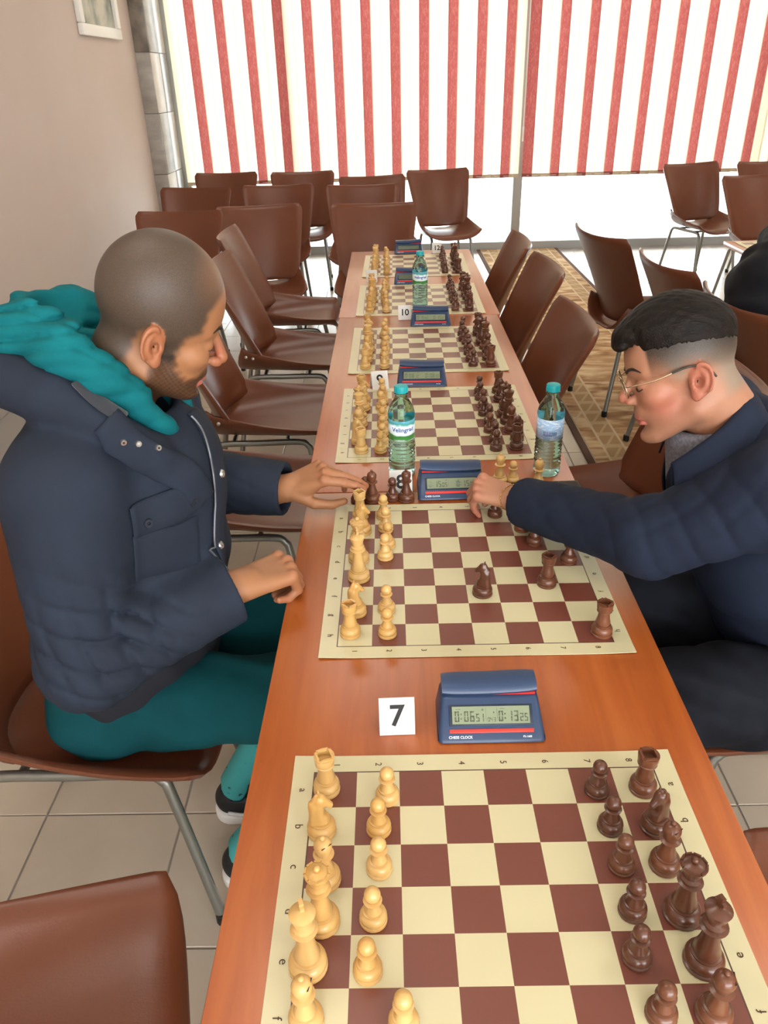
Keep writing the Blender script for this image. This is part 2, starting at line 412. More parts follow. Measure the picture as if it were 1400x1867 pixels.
def blind(x0, n, first_red, label, rots):
    b = thing('vertical_blind', label, 'blind', (0, 8.2, 0))
    obj('head_rail', sharp(Geo().rbox(x0-0.044, x0+(n-1)*0.0875+0.044, -0.03, 0.03, 2.80, 2.86, 0.004).mesh('head_rail')), b, m=M_white)
    rr = random.Random(5)
    for k in range(n):
        red = (k-first_red) % 3 == 0
        o = obj('slat', SR if red else SC, b, (x0+k*0.0875, 0.012*((k % 2)*2-1)*0, 0), math.radians(rots+rr.uniform(-4, 4)))
    obj('bottom_chain', Geo().tube([(x0, -0.004, 0.715), (x0+(n-1)*0.0875, -0.004, 0.715)], 0.0018, 5).mesh('bottom_chain'), b, m=M_white)
    return b
blind(-1.754-2*0.0875, 37, 2, 'cream and red striped vertical blind left of the window post', 14)
bl2 = blind(1.350, 62, 0, 'cream and red striped vertical blind right of the window post', -13)
wand = obj('pull_cord', Geo().tube(catmull([(1.2905, -0.02, 2.75), (1.289, -0.022, 1.6), (1.287, -0.025, 1.15)], 6), 0.004, 6).tube([(1.287, -0.025, 1.15), (1.286, -0.025, 1.02)], 0.009, 8).mesh('pull_cord'), bl2, m=M_white)

# ------------------------------------------------------------------ picture on the left wall
pic = thing('framed_picture', 'white framed picture hanging on the left wall near the top', 'picture', (XW, 6.86, 2.4))
fw = 0.075; W2, H2 = 0.46, 0.50
for (a, b, c, d) in ((-W2, W2, -H2, -H2+fw), (-W2, W2, H2-fw, H2), (-W2, -W2+fw, -H2+fw, H2-fw), (W2-fw, W2, -H2+fw, H2-fw)):
    g = Geo().rbox(0.0, 0.04, a, b, c, d, 0.008)
    obj('frame_rail', sharp(g.mesh('frame_rail')), pic, m=M_white)
obj('artwork', Geo().box(0.003, 0.012, -W2+fw, W2-fw, -H2+fw, H2-fw).mesh('artwork'), pic,
    m=mat('grey_green_abstract_print', '6d7468', 0.5, col2='b9b4a4', nscale=5, ndetail=8, lo=0.35, hi=0.6))

# ------------------------------------------------------------------ patterned carpet runner
cm = bpy.data.materials.new('brown_patterned_carpet'); cm.use_nodes = True; nt = cm.node_tree; L = nt.links.new; bs = nt.nodes['Principled BSDF']
bs.inputs['Roughness'].default_value = 0.95; bs.inputs['Specular IOR Level'].default_value = 0.1
tc = nt.nodes.new('ShaderNodeTexCoord'); sp = nt.nodes.new('ShaderNodeSeparateXYZ'); L(tc.outputs['Object'], sp.inputs[0])
def math_(op, a, b=None, clamp=False):
    n = nt.nodes.new('ShaderNodeMath'); n.operation = op; n.use_clamp = clamp
    for i, q in enumerate((a, b)):
        if q is None: continue
        if isinstance(q, (int, float)): n.inputs[i].default_value = q
        else: L(q, n.inputs[i])
    return n.outputs[0]
def band(x, c, w): return math_('LESS_THAN', math_('ABSOLUTE', math_('SUBTRACT', x, c)), w)
def mixc(fac, a, b):
    n = nt.nodes.new('ShaderNodeMix'); n.data_type = 'RGBA'; L(fac, n.inputs[0])
    for i, q in ((6, a), (7, b)):
        if isinstance(q, str): n.inputs[i].default_value = lin(q)
        else: L(q, n.inputs[i])
    return n.outputs[2]
mp = nt.nodes.new('ShaderNodeMapping'); mp.inputs['Scale'].default_value = (1.5, 5, 1); L(tc.outputs['Object'], mp.inputs[0])
no = nt.nodes.new('ShaderNodeTexNoise'); no.inputs['Scale'].default_value = 2.4; no.inputs['Detail'].default_value = 5; no.inputs['Distortion'].default_value = 0.8; L(mp.outputs[0], no.inputs['Vector'])
rp = nt.nodes.new('ShaderNodeValToRGB'); L(no.outputs['Fac'], rp.inputs[0])
e = rp.color_ramp.elements; e[0].position = 0.32; e[0].color = lin('80603f'); e[1].position = 0.62; e[1].color = lin('cdb48e')
k_ = rp.color_ramp.elements.new(0.47); k_.color = lin('a98660')
xx, yy = sp.outputs[0], sp.outputs[1]
ax = math_('ABSOLUTE', xx)                      # mirrored across the runner
key = math_('GREATER_THAN', math_('ABSOLUTE', math_('SUBTRACT', math_('FRACT', math_('MULTIPLY', yy, 7.0)), 0.5)), 0.36)
key2 = math_('GREATER_THAN', math_('ABSOLUTE', math_('SUBTRACT', math_('FRACT', math_('ADD', math_('MULTIPLY', yy, 7.0), math_('MULTIPLY', ax, 14.0))), 0.5)), 0.40)
inband = band(ax, 0.255, 0.045)
c = rp.outputs[0]
c = mixc(inband, c, 'a2855f')
c = mixc(math_('MULTIPLY', inband, math_('MAXIMUM', key, key2)), c, 'b59c78')
c = mixc(math_('MAXIMUM', band(ax, 0.305, 0.006), band(ax, 0.205, 0.006)), c, 'c2ad8c')
dg = math_('LESS_THAN', math_('ABSOLUTE', math_('SUBTRACT', math_('FRACT', math_('ADD', math_('MULTIPLY', yy, 1.6), math_('MULTIPLY', ax, 3.2))), 0.5)), 0.022)
c = mixc(math_('MULTIPLY', dg, math_('GREATER_THAN', ax, 0.31)), c, 'bfae92')
c = mixc(math_('GREATER_THAN', ax, 0.375), c, '5c463a')
c = mixc(band(ax, 0.377, 0.004), c, 'a8957a')
L(c, bs.inputs['Base Color'])
nb = nt.nodes.new('ShaderNodeTexNoise'); nb.inputs['Scale'].default_value = 240; bp = nt.nodes.new('ShaderNodeBump'); bp.inputs['Strength'].default_value = 0.5; bp.inputs['Distance'].default_value = 0.004
L(nb.outputs['Fac'], bp.inputs['Height']); L(bp.outputs[0], bs.inputs['Normal'])
thing('carpet_runner', 'brown patterned carpet runner on the tiles between the two table rows', 'carpet', (1.31, 5.4, 0.0), 0, None, Geo().rbox(-0.415, 0.415, -2.9, 2.9, 0.0002, 0.008, 0.003).mesh('carpet_runner'), cm)

# ================================================================== TABLES
TZ = 0.75
def woodmat(name, a, b, c, rough):
    m = bpy.data.materials.new(name); m.use_nodes = True; nt = m.node_tree; L = nt.links.new; bs = nt.nodes['Principled BSDF']
    tc = nt.nodes.new('ShaderNodeTexCoord'); mp = nt.nodes.new('ShaderNodeMapping'); mp.inputs['Scale'].default_value = (9, 0.7, 1); L(tc.outputs['Object'], mp.inputs[0])
    n = nt.nodes.new('ShaderNodeTexNoise'); n.inputs['Scale'].default_value = 2.6; n.inputs['Detail'].default_value = 9; n.inputs['Roughness'].default_value = 0.6; n.inputs['Distortion'].default_value = 1.1
    L(mp.outputs[0], n.inputs['Vector']); r = nt.nodes.new('ShaderNodeValToRGB'); e = r.color_ramp.elements
    e[0].position = 0.30; e[0].color = lin(a); e[1].position = 0.72; e[1].color = lin(c); q = e.new(0.5); q.color = lin(b)
    L(n.outputs['Fac'], r.inputs[0]); L(r.outputs[0], bs.inputs['Base Color']); bs.inputs['Roughness'].default_value = rough; bs.inputs['Specular IOR Level'].default_value = 0.6; bs.inputs['Coat Weight'].default_value = 0.6; bs.inputs['Coat Roughness'].default_value = 0.28
    return m
M_table = woodmat('cherry_laminate', '994a1b', 'a75620', 'b16228', 0.32)
M_tedge = mat('cherry_edge_band', 'a85a30', 0.45)
def table(name, label, x0, x1, y0, y1, rz=0.0):
    t = thing(name, label, 'table', ((x0+x1)/2, (y0+y1)/2, 0), rz, 'wooden hall tables')
    w, l = (x1-x0)/2, (y1-y0)/2
    obj('tabletop', sharp(Geo().rbox(-w, w, -l+0.0008, l-0.0008, TZ-0.024, TZ, 0.002, 2).mesh('tabletop')), t, m=M_table)
    for s in (-1, 1):
        obj('panel_leg', sharp(Geo().rbox(-0.15, -0.03, s*(l-0.05)-0.011, s*(l-0.05)+0.011, 0, TZ-0.024, 0.002, 1).mesh('panel_leg')), t, m=M_tedge)
    return t
table('dining_table', 'nearest orange-brown table holding the boards of cards 7 and 8', -0.205, 0.427, 0.02, 1.568, -0.008)
table('dining_table', 'middle table of the row, holding the boards of cards 9 and 10', -0.208, 0.421, 1.571, 3.062, 0.0)
table('dining_table', 'farthest table of the row, holding the boards of cards 11 and 12', -0.212, 0.432, 3.064, 4.405, 0.0)
table('dining_table', 'wooden table in the second row at the right edge behind the person in black', 1.84, 2.47, 2.95, 4.45, 0.0)

# ================================================================== CHESS BOARDS
SQ = 0.0575
bm_ = bpy.data.materials.new('vinyl_chess_board'); bm_.use_nodes = True; nt = bm_.node_tree; L = nt.links.new; bs = nt.nodes['Principled BSDF']
tc = nt.nodes.new('ShaderNodeTexCoord'); sp = nt.nodes.new('ShaderNodeSeparateXYZ'); L(tc.outputs['Object'], sp.inputs[0])
px = math_('DIVIDE', sp.outputs[0], SQ); py = math_('DIVIDE', sp.outputs[1], SQ)
par = math_('MODULO', math_('ADD', math_('ADD', math_('FLOOR', px), math_('FLOOR', py)), 100.0), 2.0)
dark = math_('LESS_THAN', math_('ABSOLUTE', math_('SUBTRACT', par, 1.0)), 0.5)
mxy = math_('MAXIMUM', math_('ABSOLUTE', px), math_('ABSOLUTE', py))
inside = math_('LESS_THAN', mxy, 4.0); line = band(mxy, 4.015, 0.016)
c = mixc(math_('MULTIPLY', dark, inside), 'c9c19a', '6e382a'); c = mixc(line, c, '4b2d22')
L(c, bs.inputs['Base Color']); bs.inputs['Roughness'].default_value = 0.42; bs.inputs['Coat Weight'].default_value = 0.5; bs.inputs['Coat Roughness'].default_value = 0.3
nb = nt.nodes.new('ShaderNodeTexNoise'); nb.inputs['Scale'].default_value = 9; bp = nt.nodes.new('ShaderNodeBump'); bp.inputs['Strength'].default_value = 0.25; bp.inputs['Distance'].default_value = 0.01
L(tc.outputs['Object'], nb.inputs['Vector']); L(nb.outputs['Fac'], bp.inputs['Height']); L(bp.outputs[0], bs.inputs['Normal'])
M_print = mat('dark_brown_print', '43281d', 0.5)
def board_mesh():
    n = 26; a = 0.26; P = []
    for i in range(n+1):
        row = []
        for j in range(n+1):
            x = a*(2*j/n-1); y = a*(2*i/n-1); e = max(abs(x), abs(y))/a
            z = 0.0008+0.0022*max(0, (abs(x)*abs(y)/a/a-0.72)/0.28)**1.5
            row.append((x, y, z))
        P.append(row)
    return sharp(Geo().sheet(P, 0.001).mesh('chess_board', mats=[bm_]))
BM = board_mesh()
# board: (number, centre x, centre y, rz)
BOARDS = {7: (0.1137, 0.5161, 0.0033), 8: (0.1285, 1.2455, 0.0), 9: (0.112, 1.985, 0.004), 10: (0.116, 2.642, -0.004), 11: (0.118, 3.335, -0.006), 12: (0.124, 4.022, -0.008)}
BWORD = {7: 'nearest chess board, in front of card 7', 8: 'chess board between the two players', 9: 'chess board third from the front, behind a water bottle',
         10: 'chess board in front of card 10', 11: 'chess board with a bottle standing on it', 12: 'farthest chess board, in front of card 12'}
for n, (bx, by, rz) in BOARDS.items():
    b = thing('chess_board', 'cream and brown vinyl '+BWORD[n], 'chess board', (bx, by, TZ+0.0004), rz, 'vinyl chess boards', BM)
    if n in (7, 8, 9):
        sz = 0.0125
        for k in range(8):
            off = (3.5-k)*SQ
            for sx in (-1, 1):          # file letters beside white and black
                o = obj('printed_letter', text_mesh('abcdefgh'[k], sz*1.15, 0.00005), b, (sx*(4*SQ+0.0145), off, 0.0018), -sx*-1*math.pi/2 if sx > 0 else -math.pi/2, M_print)
            for sy in (-1, 1):
                obj('printed_number', text_mesh(str(k+1), sz, 0.00005), b, (-off, sy*(4*SQ+0.0135), 0.0018), -math.pi/2, M_print)

# ================================================================== CHESS PIECES
def piece_mat(name, a, b, rough):
    return mat(name, a, rough, col2=b, nscale=30, stretch=(1, 1, 0.18), ndetail=5, lo=0.3, hi=0.7, coat=0.25, bump=0.02, bscale=80)
M_light = [piece_mat('boxwood', 'c59a5a', 'd4ae70', 0.34), piece_mat('boxwood_b', 'be8f4c', 'cda463', 0.36)]
M_dark = [piece_mat('dark_stained_wood', '4a2a1c', '643a27', 0.30), piece_mat('dark_stained_wood_b', '573220', '75462e', 0.32)]
def prof_base(R, h0):     # weighted Staunton base
    return [(R*0.92, 0), (R, 0.001), (R, 0.0042), (R*0.88, 0.0054), (R*0.88, 0.0060), (R*0.97, 0.0080), (R*0.985, 0.0110), (R*0.93, 0.0148), (R*0.78, 0.0178), (R*0.62, 0.0186), (R*0.62, 0.0190), (R*0.74, 0.0194), (R*0.74, 0.0208), (R*0.62, 0.0214)]
def lathe_piece(prof, n=22): return sharp(Geo().lathe(prof, n).mesh('body'), 38)
def ball(cz, r, n=7, a0=-1.2, a1=1.5): return [(r*math.cos(a0+(a1-a0)*i/n), cz+r*math.sin(a0+(a1-a0)*i/n)) for i in range(n+1)]
PR = {}
PR['pawn'] = [(r, z*0.9) for r, z in prof_base(0.0160, 0)]+[(0.0092, 0.0225), (0.0072, 0.027), (0.0062, 0.0325), (0.0062, 0.0340), (0.0104, 0.0352), (0.0108, 0.0366), (0.0066, 0.0385)]+ball(0.0455, 0.0094, 8, -0.85)
PR['rook'] = prof_base(0.0180, 0)+[(0.0125, 0.025), (0.0102, 0.034), (0.0092, 0.043), (0.0095, 0.0455), (0.0122, 0.0475), (0.0126, 0.0485), (0.0116, 0.0495), (0.0128, 0.053), (0.0137, 0.0625), (0.0137, 0.0635), (0.0098, 0.0635), (0.0094, 0.0560), (0.0002, 0.0560)]
PR['bishop'] = prof_base(0.0182, 0)+[(0.0115, 0.0235), (0.0085, 0.032), (0.0070, 0.041), (0.0068, 0.0455), (0.0118, 0.0472), (0.0124, 0.0488), (0.0078, 0.0505), (0.0086, 0.0525)]+[(0.0108*math.sin(t)**0.8 if t < 3.1 else 0.0008, 0.0525+0.0205*(1-math.cos(t))/2) for t in (1.2, 1.5, 1.8, 2.1, 2.4, 2.7, 2.9)]+[(0.0016, 0.0730), (0.0030, 0.0742), (0.0032, 0.0758), (0.0018, 0.0775), (0.0003, 0.0780)]
PR['queen'] = prof_base(0.0208, 0)+[(0.0140, 0.0245), (0.0105, 0.036), (0.0083, 0.050), (0.0079, 0.0575), (0.0135, 0.0595), (0.0140, 0.0610), (0.0092, 0.0630), (0.0115, 0.0650), (0.0118, 0.0668), (0.0086, 0.0690), (0.0098, 0.0740), (0.0142, 0.0845), (0.0146, 0.0865), (0.0128, 0.0872), (0.0100, 0.0885), (0.0055, 0.0905)]+ball(0.0938, 0.0040, 6, -0.9)
PR['king'] = prof_base(0.0212, 0)+[(0.0145, 0.0250), (0.0108, 0.038), (0.0086, 0.054), (0.0083, 0.0620), (0.0142, 0.0642), (0.0147, 0.0658), (0.0098, 0.0680), (0.0122, 0.0700), (0.0124, 0.0718), (0.0090, 0.0742), (0.0100, 0.0780), (0.0136, 0.0900), (0.0140, 0.0918), (0.0115, 0.0935), (0.0065, 0.0958), (0.0030, 0.0970), (0.0003, 0.0972)]
PM = {k: lathe_piece(v) for k, v in PR.items()}
# finials, notches and heads
g = Geo(); 
for k in range(4): pass
FIN_K = sharp(Geo().prism([(-0.0022, -0.0055), (0.0022, -0.0055), (0.0034, 0.0), (0.0062, 0.0012), (0.0062, 0.0048), (0.0026, 0.0055), (0.0036, 0.0105), (-0.0036, 0.0105), (-0.0026, 0.0055), (-0.0062, 0.0048), (-0.0062, 0.0012), (-0.0034, 0.0)], -0.0022, 0.0022).mesh('finial'), 30)
_R = Matrix.Translation((0, 0, 0.1005)) @ Matrix.Rotation(math.radians(90), 4, 'X'); FIN_K.transform(_R); FIN_K.transform(Matrix.Rotation(math.radians(90), 4, 'Z'))
def crown_teeth(n, R, r, z, h):
    g = Geo()
    for k in range(n):
        a = 2*math.pi*(k+0.5)/n; w = math.pi/n*0.80; q = []
        for rr in (r, R):
            for da in (-w, w): q += [(rr*math.cos(a+da), rr*math.sin(a+da))]
        g.prism([q[0], q[2], q[3], q[1]], z, z+h)
    return g
TEETH = {'rook': sharp(crown_teeth(4, 0.0137, 0.0098, 0.0630, 0.0022).mesh('battlement'), 30), 'queen': sharp(crown_teeth(9, 0.0146, 0.0122, 0.0864, 0.0022).mesh('coronet'), 30)}
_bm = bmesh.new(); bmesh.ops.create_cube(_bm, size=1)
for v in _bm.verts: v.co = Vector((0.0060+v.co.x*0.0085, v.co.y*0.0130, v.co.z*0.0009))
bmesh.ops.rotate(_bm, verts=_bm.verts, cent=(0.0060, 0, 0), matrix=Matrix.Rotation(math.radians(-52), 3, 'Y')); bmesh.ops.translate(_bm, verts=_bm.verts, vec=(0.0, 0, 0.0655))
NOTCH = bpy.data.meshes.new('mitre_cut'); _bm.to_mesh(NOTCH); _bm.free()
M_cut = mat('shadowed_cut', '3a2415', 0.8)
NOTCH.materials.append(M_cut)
def knight_fn(P):     # faces +x
    d = s_cone(P, (-0.003, 0, 0.021), (-0.0045, 0, 0.045), 0.0128, 0.0086)
    d = smin(d, s_cone(P, (-0.0045, 0, 0.045), (0.001, 0, 0.0575), 0.0088, 0.0072), 0.004)
    d = smin(d, s_cone(P, (0.001, 0, 0.0575), (0.0125, 0, 0.0475), 0.0072, 0.0044), 0.003)     # muzzle
    d = smin(d, s_cone(P, (0.003, 0, 0.024), (0.006, 0, 0.034), 0.0085, 0.0045), 0.004)         # chest
    d = smin(d, s_cone(P, (-0.009, 0, 0.03), (-0.0105, 0, 0.052), 0.004, 0.0035), 0.0025)       # mane
    d = smin(d, s_cone(P, (-0.0075, 0, 0.052), (-0.003, 0, 0.064), 0.0042, 0.003), 0.0025)
    for s in (-1, 1):
        d = smin(d, s_cone(P, (-0.001, s*0.0035, 0.061), (-0.0005, s*0.0046, 0.0695), 0.0024, 0.0007), 0.0015)
        d = smax(d, -s_sph(P, (0.0135, s*0.0052, 0.0475), 0.0016), 0.0008)
        d = smax(d, -s_sph(P, (0.005, s*0.0085, 0.0565), 0.0023), 0.001)
    d = smax(d, np.abs(P[:, 1])-0.0092, 0.003)
    d = smax(d, -s_ell(P, (0.0115, 0, 0.037), (0.0062, 0.02, 0.0065)), 0.002)
    return smax(d, 0.0185-P[:, 2], 0.001)
KM, _ = sdf_mesh('horse_head', knight_fn, (-0.02, -0.017, 0.016), (0.024, 0.017, 0.074), 0.0012, None, 1.0, 1)
KB = lathe_piece(prof_base(0.0185, 0)+[(0.012, 0.0215)])
def tinted(me, m):
    c = me.copy(); c.materials.clear(); c.materials.append(m); return c
PMM = {}
for col, mm in (('light', M_light), ('dark', M_dark)):
    for v in (0, 1):
        for k, me in list(PM.items())+[('horse', KM), ('kbase', KB), ('fin', FIN_K), ('t_rook', TEETH['rook']), ('t_queen', TEETH['queen'])]:
            PMM[col, v, k] = tinted(me, mm[v])
_pc = [0]
def piece(kind, col, x, y, label, rz=0.0, group=None, z=TZ+0.0016, tilt=None):
    _pc[0] += 1; v = (_pc[0]*5+len(kind)) % 3 % 2
    cw = 'pale boxwood' if col == 'light' else 'dark brown wooden'
    if kind == 'knight':
        t = thing('chess_knight', cw+' knight '+label, 'chess piece', (x, y, z), rz, group)
        obj('base', PMM[col, v, 'kbase'], t); obj('horse_head', PMM[col, v, 'horse'], t)
    elif kind == 'pawn':
        t = thing('chess_pawn', cw+' pawn '+label, 'chess piece', (x, y, z), rz, group, PMM[col, v, 'pawn'])
    else:
        t = thing('chess_'+kind, cw+' '+kind+' '+label, 'chess piece', (x, y, z), rz, group)
        obj('body', PMM[col, v, kind], t)
        if kind == 'king': obj('finial', PMM[col, v, 'fin'], t)
        elif kind == 'bishop': obj('mitre_cut', NOTCH, t)
        else: obj('battlement' if kind == 'rook' else 'coronet', PMM[col, v, 't_'+kind], t)
    if tilt: t.rotation_euler = tilt
    return t
rj = random.Random(11)
def sq(n, file, rank):    # file a..h -> 0..7 runs towards the camera, rank 1..8 runs left to right
    bx, by, rz = BOARDS[n]; x = (rank-4.5)*SQ; y = (3.5-file)*SQ
    return bx+x*math.cos(rz)-y*math.sin(rz), by+x*math.sin(rz)+y*math.cos(rz)
BACK = ['rook', 'knight', 'bishop', 'queen', 'king', 'bishop', 'knight', 'rook']
FN = 'abcdefgh'
def put(n, kind, col, f, r, where, dx=None, dy=None, rz=None):
    x, y = sq(n, f, r)
    x += rj.uniform(-0.006, 0.006) if dx is None else dx; y += rj.uniform(-0.006, 0.006) if dy is None else dy
    if rz is None: rz = (0 if col == 'light' else math.pi)+rj.uniform(-0.5, 0.5)
    return piece(kind, col, x, y, where, rz, 'chess pieces on board '+str(n))
# board 7 (nearest): files a to g show
L7 = [(-0.099, 0.717), (-0.101, 0.652), (-0.091, 0.583), (-0.092, 0.531), (-0.103, 0.482), (-0.100, 0.426)]
P7 = [(-0.018, 0.702), (-0.029, 0.653), (-0.028, 0.597), (-0.034, 0.533), (-0.039, 0.475), (-0.002, 0.422)]
D7 = [(0.319, 0.711), (0.317, 0.651), (0.312, 0.597), (0.312, 0.535), (0.317, 0.481), (0.308, 0.427)]
Q7 = [(0.258, 0.708), (0.261, 0.651), (0.261, 0.596), (0.258, 0.539), (0.248, 0.486), (0.256, 0.428)]
for f in range(6):
    for col, back, pawns in (('light', L7, P7), ('dark', D7, Q7)):
        kr = {'knight': 0.1 if col == 'light' else math.pi+0.5, 'bishop': -0.9 if f == 2 else -0.2, 'king': 0.3}.get(BACK[f], rj.uniform(0, 6))
        piece(BACK[f], col, back[f][0], back[f][1], 'on the %s file of the nearest board, outer row' % FN[f], kr, 'chess pieces on board 7')
        piece('pawn', col, pawns[f][0], pawns[f][1], 'on the %s file of the nearest board' % FN[f], rj.uniform(0, 6), 'chess pieces on board 7')
# board 8: the game in progress
def p8(kind, col, x, y, where, rz=0.0): return piece(kind, col, x, y, where, rz, 'chess pieces on board 8')

p8('rook', 'light', -0.076, 1.449, 'under the fingertips of the man in the jacket')
p8('knight', 'light', -0.069, 1.387, 'behind the queen on the board between the players', 0.1)
p8('queen', 'light', -0.074, 1.280, 'just behind the king on the board between the players')
p8('king', 'light', -0.072, 1.217, 'on the board between the players', 0.3)
p8('knight', 'light', -0.073, 1.107, 'beside the near corner rook on the board between the players', 0.4)
p8('rook', 'light', -0.081, 1.048, 'on the near left corner square of the board between the players')
for k, (x, y, w) in enumerate(((-0.026, 1.449, 'farthest of those on the board between the players'), (-0.021, 1.395, 'on the b file of the board between the players'), (-0.017, 1.331, 'on the third file of the board between the players'),
                  (-0.022, 1.288, 'on the d file of the board between the players'), (-0.019, 1.113, 'next to nearest on the board between the players'), (-0.018, 1.045, 'nearest on the board between the players'))):
    p8('pawn', 'light', x, y, w)
p8('knight', 'dark', 0.156, 1.159, 'alone in the middle of the board between the players', math.pi-0.55)
p8('rook', 'dark', 0.278, 1.185, 'in front of the navy sleeve, left of the corner rook')
p8('rook', 'dark', 0.344, 1.038, 'on the near right corner square of the board between the players')
p8('pawn', 'dark', 0.334, 1.262, 'half hidden under the navy sleeve')
p8('pawn', 'dark', 0.214, 1.447, 'standing under the wrist with the bracelet')
p8('pawn', 'dark', 0.262, 1.385, 'half hidden behind the navy cuff')
p8('pawn', 'dark', 0.279, 1.331, 'in the shade below the navy sleeve')
# captured men beside clock 8
GC = 'captured chess pieces beside the middle clock'
piece('bishop', 'dark', -0.051, 1.527, 'beside the board, nearest the reaching hand', 0.3, GC, TZ+0.0003)
piece('pawn', 'dark', -0.066, 1.541, 'behind the reaching fingertips', 0.3, GC, TZ+0.0003)
piece('pawn', 'dark', -0.084, 1.522, 'hidden below the reaching hand', 0.3, GC, TZ+0.0003)
piece('pawn', 'dark', -0.006, 1.533, 'in front of card 8', 0.3, GC, TZ+0.0003)
piece('bishop', 'dark', 0.025, 1.527, 'in front of card 8', 0.9, GC, TZ+0.0003)
piece('bishop', 'light', 0.243, 1.600, 'on the table right of the middle clock', 0.3, GC, TZ+0.0003)
piece('pawn', 'light', 0.274, 1.604, 'on the table between the two captured bishops', 0.3, GC, TZ+0.0003)
piece('bishop', 'light', 0.327, 1.570, 'standing in front of the right water bottle', 0.3, GC, TZ+0.0003)
# boards 9 to 12: set up for the next game
WORD = {9: 'third board from the front', 10: 'fourth board from the front', 11: 'fifth board from the front', 12: 'farthest board'}
for n in (9, 10, 11, 12):
    for f in range(8):
        for col, r0, r1 in (('light', 1, 2), ('dark', 8, 7)):
            put(n, BACK[f], col, f, r0, 'on the %s file of the %s' % (FN[f], WORD[n]))
            put(n, 'pawn', col, f, r1, 'on the %s file of the %s' % (FN[f], WORD[n]))

# ================================================================== CHESS CLOCKS
M_blue = mat('navy_blue_plastic', '2f415f', 0.32, spec=0.5, bump=0.015, bscale=400)
M_blue2 = mat('dark_navy_plastic', '1b2739', 0.4)
M_lcd = mat('lcd_grey_green', '7f8a70', 0.22, spec=0.6); M_lcdoff = mat('lcd_blank', '59624f', 0.2, spec=0.6)
M_seg = mat('lcd_segment_black', '16190f', 0.5); M_seg2 = mat('lcd_ghost', '5f6855', 0.5)
M_red = mat('red_button_strip', 'd2352b', 0.35); M_wprint = mat('white_print', 'd9e0ea', 0.5)
SEG = {'0': 'abcdef', '1': 'bc', '2': 'abged', '3': 'abgcd', '4': 'fgbc', '5': 'afgcd', '6': 'afgedc', '7': 'abc', '8': 'abcdefg', '9': 'abcdfg'}
def seg_digits(txt, x, y, h, w, g, t=None):
    t = t or h*0.15; gap = h*0.03
    for ch in txt:
        if ch == ':':
            for q in (0.3, 0.7): g.box(x-t*0.1, x+t*0.9, y+h*q-t/2, y+h*q+t/2, 0, 0.0002)
            x += t*2.2; continue
        if ch == ' ': x += w*0.6; continue
        for s in SEG[ch]:
            m = h/2
            if s == 'a': q = (gap, w-gap, h-t, h)
            elif s == 'd': q = (gap, w-gap, 0, t)
            elif s == 'g': q = (gap, w-gap, m-t/2, m+t/2)
            elif s == 'f': q = (0, t, m+gap, h-gap)
            elif s == 'b': q = (w-t, w, m+gap, h-gap)
            elif s == 'e': q = (0, t, gap, m-gap)
            else: q = (w-t, w, gap, m-gap)
            g.box(x+q[0], x+q[1], y+q[2], y+q[3], 0, 0.0002)
        x += w*1.28
    return x
TH = math.radians(40)
def clock_body():
    W = 0.077; prof = [(0.0, 0.002), (0.0006, 0.0045), (0.003, 0.0070), (0.0460, 0.0431), (0.051, 0.0447), (0.080, 0.0452), (0.087, 0.042), (0.090, 0.004), (0.087, 0.0), (0.004, 0.0)]
    bm = bmesh.new(); L_ = [bm.verts.new((-W, y, z)) for y, z in prof]; R_ = [bm.verts.new((W, y, z)) for y, z in prof]; n = len(prof)
    for vv in (L_, R_):
        for v in vv: v.co.x *= (1.0-0.09*(v.co.z/0.046))
    fl = bm.faces.new(L_); fr = bm.faces.new(R_[::-1])
    for i in range(n): bm.faces.new((L_[i], R_[i], R_[(i+1) % n], L_[(i+1) % n]))
    bmesh.ops.recalc_face_normals(bm, faces=bm.faces)
    e = list({e for f in (fl, fr) for e in f.edges}); bmesh.ops.bevel(bm, geom=e, offset=0.007, segments=4, profile=0.5, affect='EDGES')
    me = bpy.data.meshes.new('clock_body'); bm.to_mesh(me); bm.free(); return sharp(me, 35)
CB = clock_body(); CB.materials.append(M_blue)
def lever_mesh():
    prof = [(-0.014, -0.006), (-0.017, 0.0), (-0.014, 0.006), (-0.006, 0.0092), (0.012, 0.0095), (0.022, 0.007), (0.024, 0.0), (0.021, -0.006)]
    P = []; nx = 14
    bm = bmesh.new(); rings = []
    for i in range(nx+1):
        u = 2*i/nx-1; s = 1-0.12*abs(u)**6; rings.append([bm.verts.new((0.0685*u, y*s, z*s-0.0022*(1-u*u)+0.001)) for y, z in prof])
    k = len(prof)
    for i in range(nx):
        for j in range(k): bm.faces.new((rings[i][j], rings[i+1][j], rings[i+1][(j+1) % k], rings[i][(j+1) % k]))
    bm.faces.new(rings[0]); bm.faces.new(rings[-1][::-1]); bmesh.ops.recalc_face_normals(bm, faces=bm.faces)
    me = bpy.data.meshes.new('lever'); bm.to_mesh(me); bm.free(); return sharp(me, 50)
LV = lever_mesh(); LV.materials.append(M_blue)
BEZ = Geo(); BEZ.rbox(-0.0600, 0.0600, 0.0250, 0.0545, -0.0012, 0.0008, 0.0008); BEZ = sharp(BEZ.mesh('lcd_bezel', mats=[M_blue2]))
STRIP = sharp(Geo().rbox(-0.060, 0.060, 0.0150, 0.0205, -0.001, 0.0014, 0.0006).mesh('button_strip', mats=[M_red]))
WEDGE = {s: mesh('red_wedge', [(s*0.005, -0.0145, 0.0635), (s*0.066, -0.0145, 0.0635), (s*0.066, -0.0150, 0.0675), (s*0.005, 0.010, 0.0635), (s*0.066, 0.010, 0.0635), (s*0.066, 0.010, 0.0675)],
         [(0, 1, 2), (3, 5, 4), (0, 2, 5, 3), (0, 3, 4, 1), (1, 4, 5, 2)], False, [M_red]) for s in (-1, 1)}
